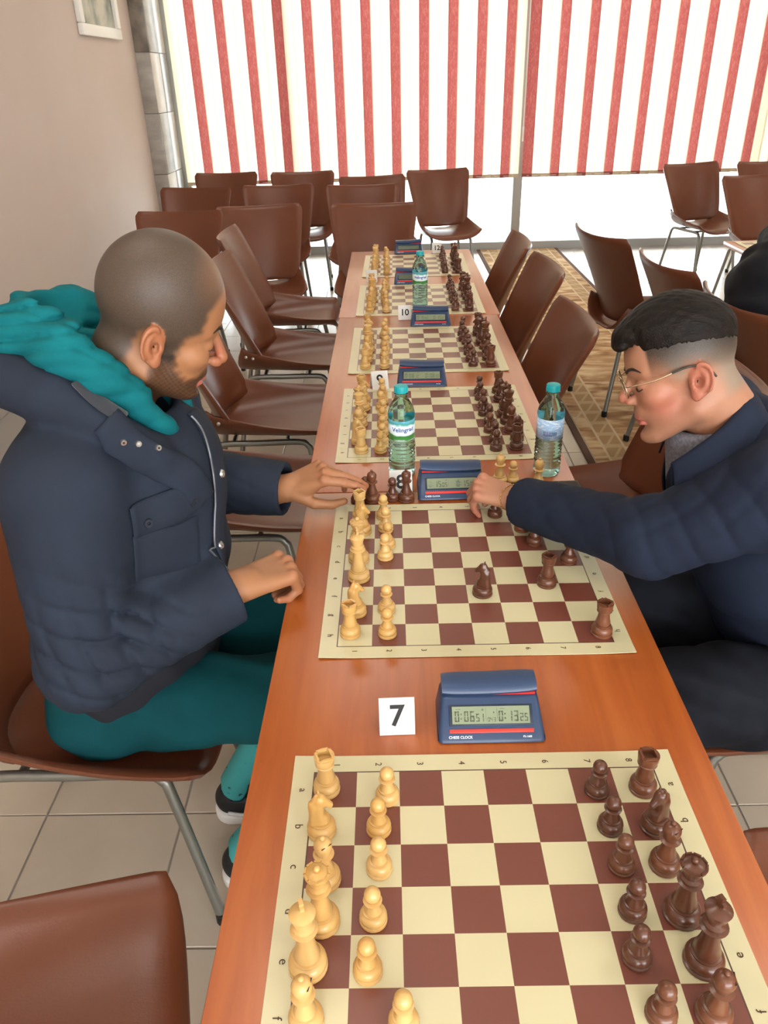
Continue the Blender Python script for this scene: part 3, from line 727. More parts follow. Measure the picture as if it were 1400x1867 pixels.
def clock(n, x, y, rz, label, left, right, mid, up, big_print):
    t = thing('chess_clock', label, 'clock', (x, y, TZ+0.0003), rz, 'digital chess clocks')
    obj('housing', CB, t)
    lv = obj('lever', LV, t, (0, 0.0655, 0.0525)); lv.rotation_euler = (math.radians(2), -up*math.radians(1.6), 0)
    w = obj('red_wedge', WEDGE[up], t, (0, 0.0655, -0.0180)); w['label'] = 'red strip below the raised end of the lever'
    def on_face(name, me, dx=0.0, dz=0.0004, m=None, par=t, ds=0.0):
        ds -= 0.0062
        o = obj(name, me, par, (dx, 0.0025+ds*math.cos(TH)-dz*math.sin(TH), 0.0066+ds*math.sin(TH)+dz*math.cos(TH)), m=m)
        o.rotation_euler = (TH, 0, 0); return o
    on_face('lcd_bezel', BEZ)
    lc = on_face('lcd_screen', Geo().box(-0.0555, 0.0555, 0.0275, 0.0520, 0.0, 0.0014).mesh('lcd_screen', mats=[M_lcd if left else M_lcdoff]))
    st = on_face('button_strip', STRIP)
    if left:
        g = Geo()
        h, w_ = 0.0150, 0.0066
        e = seg_digits(left[0], -0.0520, 0.0305, h, w_, g); e = seg_digits(left[1], e+0.0003, 0.0305, h*0.74, w_*0.75, g)
        e = seg_digits(right[0], 0.0110, 0.0305, h, w_, g); seg_digits(right[1], e+0.0003, 0.0305, h*0.74, w_*0.75, g)
        if mid: seg_digits(mid, -0.0050, 0.0305, 0.0058, 0.0033, g); g.add([(0.0035, 0.0415, 0.0002), (0.0035, 0.0450, 0.0002), (0.0058, 0.0432, 0.0002)], [(0, 2, 1)])
        g.box(-0.0072, -0.0068, 0.031, 0.0495, 0, 0.0002).box(0.0088, 0.0092, 0.031, 0.0495, 0, 0.0002)
        g.box(-0.050, -0.0435, 0.0478, 0.0486, 0, 0.0002).box(0.0135, 0.020, 0.0478, 0.0486, 0, 0.0002)
        g.box(-0.0135, -0.0098, 0.0462, 0.0475, 0, 0.0002).box(-0.0125, -0.0108, 0.0475, 0.0492, 0, 0.0002)
        on_face('lcd_digits', g.mesh('lcd_digits', mats=[M_seg]), 0, 0.0016)
    if big_print:
        o = on_face('printed_text', text_mesh('CHESS CLOCK', 0.0052, 0.00003, True), -0.0445, 0.0006, M_wprint, t, 0.0092)
        o = on_face('printed_text', text_mesh('PS-1688', 0.0038, 0.00003, True), 0.0505, 0.0006, M_wprint, t, 0.0092)
        for dx, tx in ((-0.052, '-'), (-0.030, '+'), (0.001, 'PAUSE'), (0.040, 'ON/OFF')):
            on_face('button_print', text_mesh(tx, 0.0032, 0.00003), dx, 0.0017, M_wprint, t, 0.0178)
    return t
clock(7, 0.131, 0.795, 0.004, 'blue digital chess clock showing 0:06 and 0:13 beside card 7', ('0:06', '51'), ('0:13', '25'), '043', 1, True)
clock(8, 0.1285, 1.522, 0.02, 'blue digital chess clock showing 0:15 twice, beside card 8', ('0:15', '05'), ('0:15', '00'), '', -1, True)
clock(9, 0.0885, 2.250, -0.03, 'blue digital chess clock showing 0:08, beside card 9', ('0:08', '12'), ('0:08', '30'), '', -1, True)
clock(10, 0.148, 2.905, -0.03, 'blue digital chess clock beside card 10', ('0:15', '00'), ('0:15', '00'), '', -1, True)
clock(11, 0.091, 3.598, -0.02, 'blue digital chess clock with blank screen behind the bottle on the fifth board', None, None, '', -1, True)
clock(12, 0.0995, 4.302, 0.01, 'farthest blue digital chess clock with blank screen, beside card 12', None, None, '', 1, True)

# ================================================================== NUMBER CARDS (folded paper tents)
M_paper = mat('white_card', 'd6d4cf', 0.7); M_ink = mat('black_ink', '111111', 0.6)
def card(n, x, y, rz, label, w=0.051, tilt=22):
    t = thing('number_card', label, 'table number', (x, y, TZ+0.0006), rz, 'table number cards')
    a = math.radians(tilt); hgt = 0.056; dy, dz = hgt*math.sin(a), hgt*math.cos(a)
    def leaf(s):
        P = [[(w*(u-0.5), dy*v if s > 0 else 2*dy-dy*v, dz*v+0.0003) for u in (0, 0.5, 1)] for v in (0, 0.33, 0.66, 1)]
        return Geo().sheet(P, 0.0005).mesh('leaf', mats=[M_paper])
    obj('front_leaf', leaf(1), t); obj('back_leaf', leaf(-1), t)
    o = obj('printed_number', text_mesh(str(n), 0.044 if n < 10 else 0.034, 0.00004, True), t, (0, dy*0.5-0.0006, dz*0.5+0.0004), m=M_ink)
    o.rotation_euler = (math.radians(90)-a, 0, 0)
    return t
card(7, -0.0035, 0.8145, 0.03, 'white folded card reading 7 beside the nearest clock')
card(8, 0.014, 1.553, 0.04, 'white folded card reading 8 behind captured dark pieces')
card(9, -0.037, 2.236, 0.22, 'white folded card reading 9 behind the third board')
card(10, 0.052, 3.008, 0.02, 'white folded card reading 10 left of a clock')
card(11, -0.088, 3.660, 0.05, 'white folded card reading 11 partly hidden by pale pieces')
card(12, 0.251, 4.30, 0.05, 'white folded card reading 12 at the far end of the row')

# ================================================================== WATER BOTTLES
M_water = mat('teal_tinted_water_bottle', 'aee2e0', 0.03, spec=0.5, trans=1.0, ior=1.25)
M_cap = mat('teal_plastic_cap', '159aa0', 0.4, bump=0.0)
M_label = None
def label_mat():
    m = bpy.data.materials.new('water_bottle_label'); m.use_nodes = True; nt = m.node_tree; L = nt.links.new; bs = nt.nodes['Principled BSDF']; bs.inputs['Roughness'].default_value = 0.35
    tc = nt.nodes.new('ShaderNodeTexCoord'); sp = nt.nodes.new('ShaderNodeSeparateXYZ'); L(tc.outputs['Object'], sp.inputs[0])
    n = nt.nodes.new('ShaderNodeTexNoise'); n.inputs['Scale'].default_value = 55; n.inputs['Detail'].default_value = 4; L(tc.outputs['Object'], n.inputs['Vector'])
    z = nt.nodes.new('ShaderNodeMath'); z.operation = 'MULTIPLY_ADD'; z.inputs[1].default_value = 0.016; L(n.outputs['Fac'], z.inputs[0]); L(sp.outputs[2], z.inputs[2])
    mr = nt.nodes.new('ShaderNodeMapRange'); mr.inputs[1].default_value = 0.098; mr.inputs[2].default_value = 0.172; L(z.outputs[0], mr.inputs[0])
    r = nt.nodes.new('ShaderNodeValToRGB'); e = r.color_ramp.elements; r.color_ramp.interpolation = 'EASE'
    e[0].position = 0.0; e[0].color = lin('dfeef0'); e[1].position = 1.0; e[1].color = lin('7fc3dd')
    for p, c_ in ((0.08, 'dfeef0'), (0.12, '5aa850'), (0.25, '3f9445'), (0.29, 'e4f0f2'), (0.52, 'dcecf3'), (0.62, '3f8f86'), (0.70, '4fa0b8'), (0.80, 'a9d6ea')):
        q = e.new(p); q.color = lin(c_)
    L(mr.outputs[0], r.inputs[0]); L(r.outputs[0], bs.inputs['Base Color']); return m
M_label = label_mat(); M_navy = mat('navy_label_print', '1f3f86', 0.5); M_label2 = mat('pale_blue_back_label', 'cfe0ef', 0.4, col2='9fc0e2', nscale=70, stretch=(1, 1, 3), lo=0.45, hi=0.5)
def bottle_profile():
    R = 0.0315; p = [(0.004, 0.004), (0.014, 0.0035), (0.022, 0.0), (0.027, 0.001), (0.0305, 0.006), (R, 0.014)]
    z = 0.018
    while z < 0.086:
        p += [(R, z), (R-0.0022, z+0.0035), (R-0.0022, z+0.0048), (R, z+0.0083)]; z += 0.0095
    p += [(R-0.0012, 0.094), (R-0.0012, 0.146), (R, 0.149), (R, 0.153), (R-0.001, 0.160), (R*0.88, 0.170), (R*0.68, 0.182), (0.0165, 0.190), (0.0142, 0.195), (0.0135, 0.199), (0.0135, 0.202), (0.0160, 0.2025), (0.0160, 0.2045), (0.0135, 0.205), (0.0135, 0.2145), (0.011, 0.2150)]
    return p
BOT = sharp(Geo().lathe(bottle_profile(), 40).mesh('bottle_body', mats=[M_water]), 70)
cg = Geo().lathe([(0.0145, 0.2055), (0.0155, 0.206), (0.0155, 0.219), (0.0148, 0.2205), (0.013, 0.2210)], 32)
for k in range(32):
    a = 2*math.pi*k/32; cg.box(0.0154*math.cos(a)-0.0004, 0.0154*math.cos(a)+0.0004, 0.0154*math.sin(a)-0.0004, 0.0154*math.sin(a)+0.0004, 0.2075, 0.218)
CAP = sharp(cg.mesh('cap', mats=[M_cap]), 40)
def lab_mesh(name, a0, a1, m, z0=0.0955, z1=0.1445):
    R = 0.0309; n = 40; v = []; f = []
    for i in range(n+1):
        a = a0+(a1-a0)*i/n
        for z in (z0, z1):
            v.append((R*math.cos(a), R*math.sin(a), z))
        for z in (z0, z1): v.append(((R-0.0004)*math.cos(a), (R-0.0004)*math.sin(a), z))
    for i in range(n):
        a, b = 4*i, 4*i+4; f += [(a, b, b+1, a+1), (a+2, a+3, b+3, b+2), (a, a+2, b+2, b), (a+1, b+1, b+3, a+3)]
    f += [(0, 1, 3, 2), (4*n, 4*n+2, 4*n+3, 4*n+1)]
    return mesh(name, v, f, True, [m])
LAB = lab_mesh('label_sleeve', 0.25, 2*math.pi-0.25, M_label)
LAB2 = lab_mesh('back_label', 0.25, 2*math.pi-0.25, M_label2, 0.0955, 0.1445)
def bent_text(txt, size, z, R=0.0312):
    me = text_mesh(txt, size, 0.00004, True).copy()
    for v in me.vertices:
        a = v.co.x/R; r = R+v.co.z; zz = v.co.y+z; v.co = Vector((-r*math.cos(a), r*math.sin(a)*-1, zz))
    return me
VEL = bent_text('Velingrad', 0.0145, 0.1235); VEL.materials.append(M_navy)
BAR = bent_text('||||||||||', 0.012, 0.112); BAR.materials.append(M_navy)
def bottle(x, y, face, label, z=TZ+0.0004, back=False):
    t = thing('water_bottle', label, 'bottle', (x, y, z), face, 'plastic water bottles')
    obj('bottle_body', BOT, t); obj('cap', CAP, t); l = obj('label_sleeve', LAB2 if back else LAB, t); obj('printed_name', BAR if back else VEL, l)
    return t
bottle(0.018, 1.665, math.radians(97), 'teal capped water bottle with printed label facing us, behind card 8')
b2 = bottle(0.361, 1.652, math.radians(80), 'teal capped water bottle at the table edge beside the phone', TZ+0.0004, True)
bottle(0.119, 3.205, math.radians(92), 'teal capped water bottle standing on the fifth board', TZ+0.0016)

# ================================================================== PHONE
ph = thing('smartphone', 'black smartphone lying at the table edge by the right bottle', 'phone', (0.346, 1.553, TZ+0.0004), 0.02)
obj('case', sharp(Geo().rbox(-0.078, 0.078, -0.0375, 0.0375, 0, 0.0085, 0.0038, 3).mesh('case')), ph, m=mat('black_phone_case', '1a1a1c', 0.35))
g = Geo(); q = []
for cx, cy, a0 in ((0.066, 0.0255, 0), (-0.066, 0.0255, 90), (-0.066, -0.0255, 180), (0.066, -0.0255, 270)):
    for k in range(7): a = math.radians(a0+15*k); q.append((cx+0.0085*math.cos(a), cy+0.0085*math.sin(a)))
obj('screen', g.prism(q, 0.0082, 0.0090).mesh('screen'), ph, m=mat('dark_phone_glass', '0e1013', 0.06, spec=0.7))
# small men on the second-row table
TB = thing('chess_board', 'chess board at the right edge in front of the person in black', 'chess board', (2.14, 4.15, TZ+0.0004), 0.0, 'vinyl chess boards', BM)
piece('rook', 'light', 1.94, 4.02, 'on the second-row board at the right edge', 0, 'chess pieces on the second row'); piece('pawn', 'light', 1.99, 4.09, 'on the second-row board at the right edge', 0, 'chess pieces on the second row')

# ================================================================== CHAIRS
M_leather = mat('brown_leatherette', '623521', 0.33, spec=0.5, col2='6b3c26', nscale=3, lo=0.3, hi=0.7, bump=0.05, bscale=260)
M_steel = mat('grey_painted_steel', '8b8c86', 0.35, metal=0.75)
M_rubber = mat('black_rubber', '161514', 0.6); M_rivet = mat('steel_rivet', 'a09a90', 0.3, metal=0.9)
def seat_mesh():
    P = []; n, m = 22, 16
    for i in range(n+1):
        s = i/n; x = -0.215+0.490*s
        w = 0.206+0.040*math.sin(math.pi*0.62*s)
        wing = 0.085*(1-s)**1.8+0.048
        row = []
        for j in range(m+1):
            u = 2*j/m-1; a = abs(u)
            yy = w*u*(1-0.04*a**4); zz = 0.422+wing*a**3.2+0.012*s
            xx = x
            if s > 0.9: zz -= 0.020*((s-0.9)/0.1)**2*(1-a**3)
            # rounded rear and front corners
            if s < 0.12: xx += 0.035*a**6*(1-s/0.12); zz -= 0.0
            if s > 0.9: xx -= 0.018*a**8*((s-0.9)/0.1)
            if s < 0.15: zz += 0.012*(1-s/0.15)*(1-a)
            row.append((xx, yy, zz))
        P.append(row)
    return sharp(Geo().sheet(P, 0.016).mesh('seat', mats=[M_leather]), 70)
def back_mesh():
    P = []; n, m = 20, 16
    for i in range(n+1):
        t = i/n; row = []
        wb = 0.205+0.068*t**0.9
        if t > 0.9: wb -= 0.020*((t-0.9)/0.1)**3
        if t < 0.12: wb -= 0.014*((0.12-t)/0.12)**2
        for j in range(m+1):
            u = 2*j/m-1; a = abs(u)
            xx = -0.165-0.130*t-0.03*t*t+(0.085-0.035*t)*a**2.3
            zz = 0.462+0.420*t-0.012*a*a*(1-t)*0+0.020*(1-t)*a*a
            if t > 0.5: zz += 0.012*(t-0.5)*2*a*a
            row.append((xx, wb*u, zz))
        P.append(row)
    return sharp(Geo().sheet(P, 0.016).mesh('backrest', mats=[M_leather]), 70)
SEAT, BACKR = seat_mesh(), back_mesh()
def frame_mesh(s):
    y0, y1 = s*0.185, s*0.165
    pts = [(-0.245, y0+s*0.015, 0.012), (-0.185, y1+s*0.005, 0.345), (-0.170, y1, 0.395), (-0.135, y1, 0.412), (0.0, y1, 0.412), (0.140, y1, 0.412), (0.175, y1, 0.395), (0.190, y1+s*0.005, 0.345), (0.250, y0+s*0.015, 0.012)]
    return sharp(Geo().tube(catmull(pts, 5), 0.0115, 10).mesh('leg_frame', mats=[M_steel]), 60)
FRM = {s: frame_mesh(s) for s in (-1, 1)}
FOOT = sharp(Geo().lathe([(0.013, 0.0), (0.0145, 0.002), (0.0145, 0.028), (0.0122, 0.030)], 12).mesh('rubber_foot', mats=[M_rubber]), 40)
BAR_ = sharp(Geo().tube([(0, -0.165, 0.412), (0, 0.165, 0.412)], 0.009, 8).mesh('cross_bar', mats=[M_steel]), 60)
RIV = sharp(Geo().lathe([(0.007, 0), (0.0068, 0.002), (0.004, 0.0035), (0.0002, 0.0038)], 10).mesh('rivet', mats=[M_rivet]), 50)
_proto = None
def chair(x, y, deg, label, group, z=0.0):
    global _proto
    if _proto is None:
        t = thing('shell_chair', label, 'chair', (x, y, z), math.radians(deg), group)
        st = obj('seat', SEAT, t); obj('backrest', BACKR, t); obj('cross_bar', BAR_, t, (-0.10, 0, 0)); obj('cross_bar', BAR_, t, (0.10, 0, 0))
        for s in (-1, 1):
            f = obj('leg_frame', FRM[s], t)
            for fx in (-0.246, 0.251): obj('rubber_foot', FOOT, f, (fx, s*0.200, 0))
            for rx in (-0.165, -0.135):
                r = obj('rivet', RIV, st, (rx, s*0.2140, 0.522 if rx < -0.15 else 0.514)); r.rotation_euler = (-s*math.radians(70), 0, 0)
        _proto = t; bpy.context.view_layer.update(); index_kids(t)
    else:
        t = copy_tree(_proto, None, (x, y, z), math.radians(deg)); t['label'] = label; t['group'] = group
    return t
GL, GR, GB, GS = 'chairs along the left of the table row', 'chairs along the right of the table row', 'rows of chairs by the window', 'chairs of the second table row'
C = 'brown leatherette chair '
chair(-0.64, 1.22, 0, C+'that the man in the teal hood sits on', GL)
chair(-0.57, 0.495, 15, C+'in the lower left foreground, seat turned to us', GL)
chair(-0.50, 2.10, 0, C+'at the left side, pushed in beside the third board', GL)
chair(-0.50, 2.78, 2, C+'at the left side, pushed in beside the fourth board', GL)
chair(-0.48, 3.51, 0, C+'at the left side, just right of the shaved head', GL)
chair(-0.57, 4.24, 2, C+'at the left side, farthest pushed in at the table', GL)
chair(0.80, 1.26, 180, C+'that the young man in the navy shirt sits on', GR)
chair(0.825, 0.615, 180, C+'at the lower right edge of the picture', GR)
chair(0.61, 1.95, 180, C+'pushed in next to the young man', GR)
chair(0.32, 2.49, 180, C+'at the right side, nearest of three leaning backs', GR)
chair(0.37, 3.27, 182, C+'at the right side, middle of three leaning backs', GR)
chair(0.34, 3.86, 178, C+'at the right side, farthest of three leaning backs', GR)
chair(-0.783, 4.94, -80, C+'front row by the window, left of the table end', GB)
chair(-0.10, 4.90, -90, C+'front row, directly behind the table end', GB)
chair(-1.305, 4.77, -92, C+'front row, leftmost, above the shaved head', GB)
chair(-1.479, 6.00, -94, C+'second row, leftmost', GB)
chair(-0.830, 6.02, -88, C+'second row, middle', GB)
chair(-0.199, 5.90, -90, C+'second row, behind the one at the table end', GB)
chair(-1.418, 7.03, -90, C+'back row by the marble pilaster', GB)
chair(-0.725, 6.95, -86, C+'back row, second from the pilaster', GB)
chair(-0.08, 6.48, -78, C+'back row, third, partly hidden', GB)
chair(0.47, 6.85, -78, C+'standing free left of the window post', GB)
chair(2.62, 6.82, -72, C+'standing free at the window on the right', GB)
chair(2.74, 5.88, -80, C+'in front of the free one at the right edge', GB)
chair(3.20, 6.80, -86, C+'farthest at the right edge below the blind', GB)
chair(1.29, 4.02, 14, C+'on the carpet, its back to the nearer row', GS, 0.0082)
chair(1.40, 3.29, 7, C+'behind the dark haired head', GS, 0.0082)
chair(1.44, 2.64, 4, C+'that the person in black sits on', GS, 0.0082)
chair(1.33, 1.82, 0, C+'behind the collar of the young man', GS)

# ================================================================== PEOPLE
V = lambda *a: np.array(a, np.float32)
def head_axes(base, yaw, pitch, roll):
    a = base+yaw; f = np.array([math.cos(a)*math.cos(pitch), math.sin(a)*math.cos(pitch), -math.sin(pitch)])
    l = np.array([-math.sin(a), math.cos(a), 0]); u = np.cross(f, l)
    l2 = math.cos(roll)*l+math.sin(roll)*u; u2 = -math.sin(roll)*l+math.cos(roll)*u
    return np.stack([f, l2, u2], 1).astype(np.float32)
class Head:
    def __init__(s, o, base, yaw, pitch, roll, scale, shape):
        s.o = V(*o); s.R = head_axes(base, math.radians(yaw), math.radians(pitch), math.radians(roll)); s.k = scale; s.s = shape
    def local(s, P): return ((np.asarray(P, np.float32)-s.o)@s.R)/s.k
    def world(s, p): return s.o+s.k*(np.asarray(p, np.float32)@s.R.T)
    def cranium(s, Q):
        c = s.s
        d = s_ell(Q, c['cr_c'], c['cr_r'])
        d = smin(d, s_ell(Q, c['fo_c'], c['fo_r']), 0.02)
        return d
    def ear(s, Q):
        E = Q-V(-0.012, 0.0760, -0.004); ca, sa = math.cos(0.20), math.sin(0.20)
        E = np.stack([E[:, 0]*ca+E[:, 2]*sa, E[:, 1]+0.34*E[:, 0], -E[:, 0]*sa+E[:, 2]*ca], 1)
        e = s_ell(E, (0, -0.001, 0.001), (0.0190, 0.0068, 0.0310))
        rho = np.sqrt((E[:, 0]/0.0165)**2+(E[:, 2]/0.0275)**2); ring = np.sqrt(((rho-1)*0.0205)**2+(E[:, 1]-0.0055)**2)-0.0034
        ring = smax(ring, (E[:, 0]-0.010)-0.2*E[:, 2]*0, 0.004); ring = smax(ring, -0.020-E[:, 2], 0.004)
        e = smin(e, ring, 0.0025)
        e = smin(e, s_ell(E, (0.0055, 0.001, -0.0265), (0.0085, 0.0055, 0.0100)), 0.005)
        e = smax(e, -s_ell(E, (0.0015, 0.0085, 0.000), (0.0120, 0.0062, 0.0215)), 0.002)
        e = smin(e, s_chain(E, [(0.002, 0.0030, 0.0185), (-0.0065, 0.0040, 0.008), (-0.0075, 0.0040, -0.006), (-0.001, 0.003, -0.0165)], [0.0022, 0.0030, 0.0030, 0.0026]), 0.0018)
        e = smax(e, -s_ell(E, (0.0035, 0.004, -0.004), (0.0070, 0.0095, 0.0095)), 0.002)
        return smin(e, s_ell(E, (0.0125, 0.002, -0.006), (0.0040, 0.0045, 0.0060)), 0.002)
    def sdf_local(s, P):
        c = s.s; Q = P.copy(); Q[:, 1] = np.abs(Q[:, 1])
        d = s.cranium(Q)
        d = smin(d, s_ell(Q, (0.040, 0, -0.035), (0.054, 0.052, 0.066)), 0.02)              # mid face
        d = smin(d, s_ell(Q, (0.056, 0.036, -0.018), (0.028, 0.026, 0.022)), 0.014)          # cheekbone
        d = smin(d, s_cone(Q, (0.000, 0.046, -0.058), (0.066, 0.018, c['chin']+0.004), 0.018, 0.016), 0.018)   # jaw
        d = smin(d, s_ell(Q, (0.077, 0, c['chin']), (0.020, 0.022, 0.016)), 0.012)              # chin
        d = smin(d, s_cone(Q, (0.083, 0.008, 0.026), (0.066, 0.044, 0.026), 0.011, 0.010), 0.010)     # brow ridge
        d = smax(d, -s_ell(Q, (0.099, 0.033, 0.004), (0.017, 0.018, 0.013)), 0.010)          # eye socket
        d = smin(d, s_ell(Q, (0.0725, 0.032, 0.003), (0.0145, 0.0155, 0.0125)), 0.003)       # lid over the eyeball
        nb, nt_ = c['nose_b'], c['nose_t']
        d = smin(d, s_cone(Q, (nb[0], 0, nb[1]), (nt_[0]-0.010, 0, nt_[1]+0.004), 0.0062, 0.0088), 0.007)
        d = smin(d, s_sph(Q, (nt_[0]-0.0095, 0, nt_[1]), 0.0095), 0.004)
        d = smin(d, s_ell(Q, (nt_[0]-0.021, 0.0105, nt_[1]-0.005), (0.0115, 0.0070, 0.0085)), 0.004)
        d = smax(d, -s_ell(Q, (nt_[0]-0.017, 0.0062, nt_[1]-0.0125), (0.0055, 0.0030, 0.0035)), 0.002)
        d = smin(d, s_ell(Q, (0.082, 0, -0.050), (0.0165, 0.026, 0.013)), 0.010)             # upper lip mound
        d = smin(d, s_ell(Q, (0.0895, 0, -0.0585), (0.0105, 0.0215, 0.0050)), 0.0025)        # lips
        d = smin(d, s_ell(Q, (0.0870, 0, -0.0690), (0.0105, 0.0190, 0.0058)), 0.0025)
        d = smax(d, -s_ell(Q, (0.101, 0, -0.0635), (0.010, 0.026, 0.0012)), 0.0018)
        d = smax(d, -s_ell(Q, (0.098, 0, -0.0815), (0.011, 0.022, 0.0045)), 0.006)
        return smin(d, s.ear(Q), 0.004)
def in_poly(x, z, poly, soft):
    """soft mask of a polygon in the side view"""
    poly = np.array(poly, np.float32); n = len(poly); dmin = np.full(x.shape, 1e9, np.float32); ins = np.zeros(x.shape, bool)
    for i in range(n):
        a, b = poly[i], poly[(i+1) % n]; ab = b-a
        t = np.clip(((x-a[0])*ab[0]+(z-a[1])*ab[1])/max(float(ab@ab), 1e-9), 0, 1)
        dmin = np.minimum(dmin, np.hypot(x-a[0]-t*ab[0], z-a[1]-t*ab[1]))
        c = ((a[1] > z) != (b[1] > z)); xi = a[0]+(z-a[1])*(b[0]-a[0])/np.where(abs(b[1]-a[1]) < 1e-9, 1e-9, b[1]-a[1])
        ins ^= c & (x < xi)
    sd = np.where(ins, dmin, -dmin); t = np.clip(0.5+sd/soft, 0, 1); return t*t*(3-2*t)

def skin_mat(name, base, flush, hair, rough=0.48):
    m = bpy.data.materials.new(name); m.use_nodes = True; nt = m.node_tree; L = nt.links.new; bs = nt.nodes['Principled BSDF']
    bs.inputs['Roughness'].default_value = rough; bs.inputs['Specular IOR Level'].default_value = 0.4
    bs.inputs['Subsurface Weight'].default_value = 0.12; bs.inputs['Subsurface Radius'].default_value = (0.009, 0.003, 0.0015); bs.inputs['Subsurface Scale'].default_value = 0.6
    tc = nt.nodes.new('ShaderNodeTexCoord')
    def attr(n): a = nt.nodes.new('ShaderNodeAttribute'); a.attribute_name = n; return a.outputs['Fac']
    def mixn(f, a, b):
        x = nt.nodes.new('ShaderNodeMix'); x.data_type = 'RGBA'; L(f, x.inputs[0])
        if isinstance(a, tuple): x.inputs[6].default_value = a
        else: L(a, x.inputs[6])
        if isinstance(b, tuple): x.inputs[7].default_value = b
        else: L(b, x.inputs[7])
        return x.outputs[2]
    n = nt.nodes.new('ShaderNodeTexNoise'); n.inputs['Scale'].default_value = 900; n.inputs['Detail'].default_value = 2; L(tc.outputs['Object'], n.inputs['Vector'])
    n2 = nt.nodes.new('ShaderNodeTexNoise'); n2.inputs['Scale'].default_value = 30; n2.inputs['Detail'].default_value = 4; L(tc.outputs['Object'], n2.inputs['Vector'])
    c = mixn(attr('flush'), lin(base), lin(flush))
    mr = nt.nodes.new('ShaderNodeMapRange'); mr.inputs[1].default_value = 0.3; mr.inputs[2].default_value = 0.7; mr.inputs[3].default_value = 0.82; mr.inputs[4].default_value = 1.0; L(n.outputs['Fac'], mr.inputs[0])
    k = nt.nodes.new('ShaderNodeMath'); k.operation = 'MULTIPLY'; L(attr('hair'), k.inputs[0]); L(mr.outputs[0], k.inputs[1])
    c = mixn(k.outputs[0], c, lin(hair)); 
    k2 = nt.nodes.new('ShaderNodeMath'); k2.operation = 'MULTIPLY'; L(attr('beard'), k2.inputs[0]); L(mr.outputs[0], k2.inputs[1])
    c = mixn(k2.outputs[0], c, lin('130e0b'))
    c = mixn(attr('lips'), c, lin('b5645a'))
    L(c, bs.inputs['Base Color'])
    bp = nt.nodes.new('ShaderNodeBump'); bp.inputs['Strength'].default_value = 0.25; bp.inputs['Distance'].default_value = 0.0012; L(n.outputs['Fac'], bp.inputs['Height']); L(bp.outputs[0], bs.inputs['Normal'])
    return m

class Hand:
    """five-fingered hand; x runs to the fingers, y to the thumb, z is the back of the hand"""
    def __init__(s, wrist, fwd, dorsal, thumb_left, curls, thumb, scale=1.0, spread=0.0):
        f = np.array(fwd, float); f /= np.linalg.norm(f); n = np.array(dorsal, float); n -= f*(n@f); n /= np.linalg.norm(n)
        y = np.cross(n, f) if thumb_left else np.cross(f, n)
        s.R = np.stack([f, y, n], 1); s.o = np.array(wrist, float); s.k = scale
        mcp = [(0.092, 0.030), (0.096, 0.0095), (0.090, -0.0105), (0.081, -0.029)]
        seg = [(0.043, 0.026, 0.021), (0.047, 0.030, 0.022), (0.043, 0.028, 0.021), (0.034, 0.021, 0.019)]
        rad = [(0.0112, 0.0095, 0.0085, 0.0068), (0.0115, 0.0098, 0.0087, 0.0070), (0.0108, 0.0092, 0.0082, 0.0066), (0.0098, 0.0082, 0.0073, 0.0060)]
        s.ch = []; s.nails = []
        for i in range(4):
            p = np.array((mcp[i][0], mcp[i][1], 0.002)); pts = [p]; a = 0.0; sp = (1.5-i)*spread
            for q, (c, L_) in enumerate(zip(curls[i], seg[i])):
                a += math.radians(c); d = np.array((math.cos(a)*math.cos(sp), math.cos(a)*math.sin(sp), -math.sin(a))); p = p+d*L_; pts.append(p)
            s.ch.append((pts, rad[i])); dn = np.array((math.sin(a)*math.cos(sp), math.sin(a)*math.sin(sp), math.cos(a))); s.nails.append((pts[-1]-d*0.004+dn*0.0048, d, dn))
        s.meta = [((0.004, mcp[i][1]*0.55, 0.0), (mcp[i][0], mcp[i][1], 0.0), 0.0165, 0.0115) for i in range(4)]
        s.th = ([np.array(q, float) for q in thumb], (0.0150, 0.0118, 0.0100, 0.0080))
    def W(s, p): return s.o+s.k*(s.R@np.asarray(p, float))
    def sdf(s, P):
        Q = ((P-s.o.astype(np.float32))@s.R.astype(np.float32))/s.k; d = None
        for a, b, ra, rb in s.meta:
            e = s_cone(Q, a, b, ra, rb); d = e if d is None else smin(d, e, 0.010)
        d = smin(d, s_cone(Q, (-0.05, 0, 0), (0.012, 0, 0), 0.0255, 0.0235), 0.012)
        d = smin(d, s_ell(Q, (0.045, 0.020, -0.010), (0.030, 0.018, 0.014)), 0.010)
        for pts, r in s.ch:
            e = s_chain(Q, pts, r, 0.002)
            for k in (1, 2): e = smin(e, s_sph(Q, pts[k], r[k]*1.07), 0.002)
            d = smin(d, e, 0.0035)
            d = smin(d, s_sph(Q, pts[0]+np.array((0, 0, 0.0015)), r[0]*1.02), 0.004)
        d = smin(d, s_chain(Q, s.th[0], s.th[1], 0.003), 0.007)
        return d*s.k
    def box(s):
        pts = [s.W(p) for c, _ in s.ch for p in c]+[s.W(p) for p in s.th[0]]+[s.W((-0.06, 0, 0))]
        pts = np.array(pts); return pts.min(0)-0.035, pts.max(0)+0.035
def bounded(fn, lo, hi):
    lo = np.asarray(lo, np.float32); hi = np.asarray(hi, np.float32)
    def g(P):
        e = np.maximum(np.maximum(lo-P, P-hi), 0); db = np.sqrt((e**2).sum(-1)); m = db <= 0
        d = db+0.03
        if m.any(): d[m] = fn(P[m])
        return d
    return g
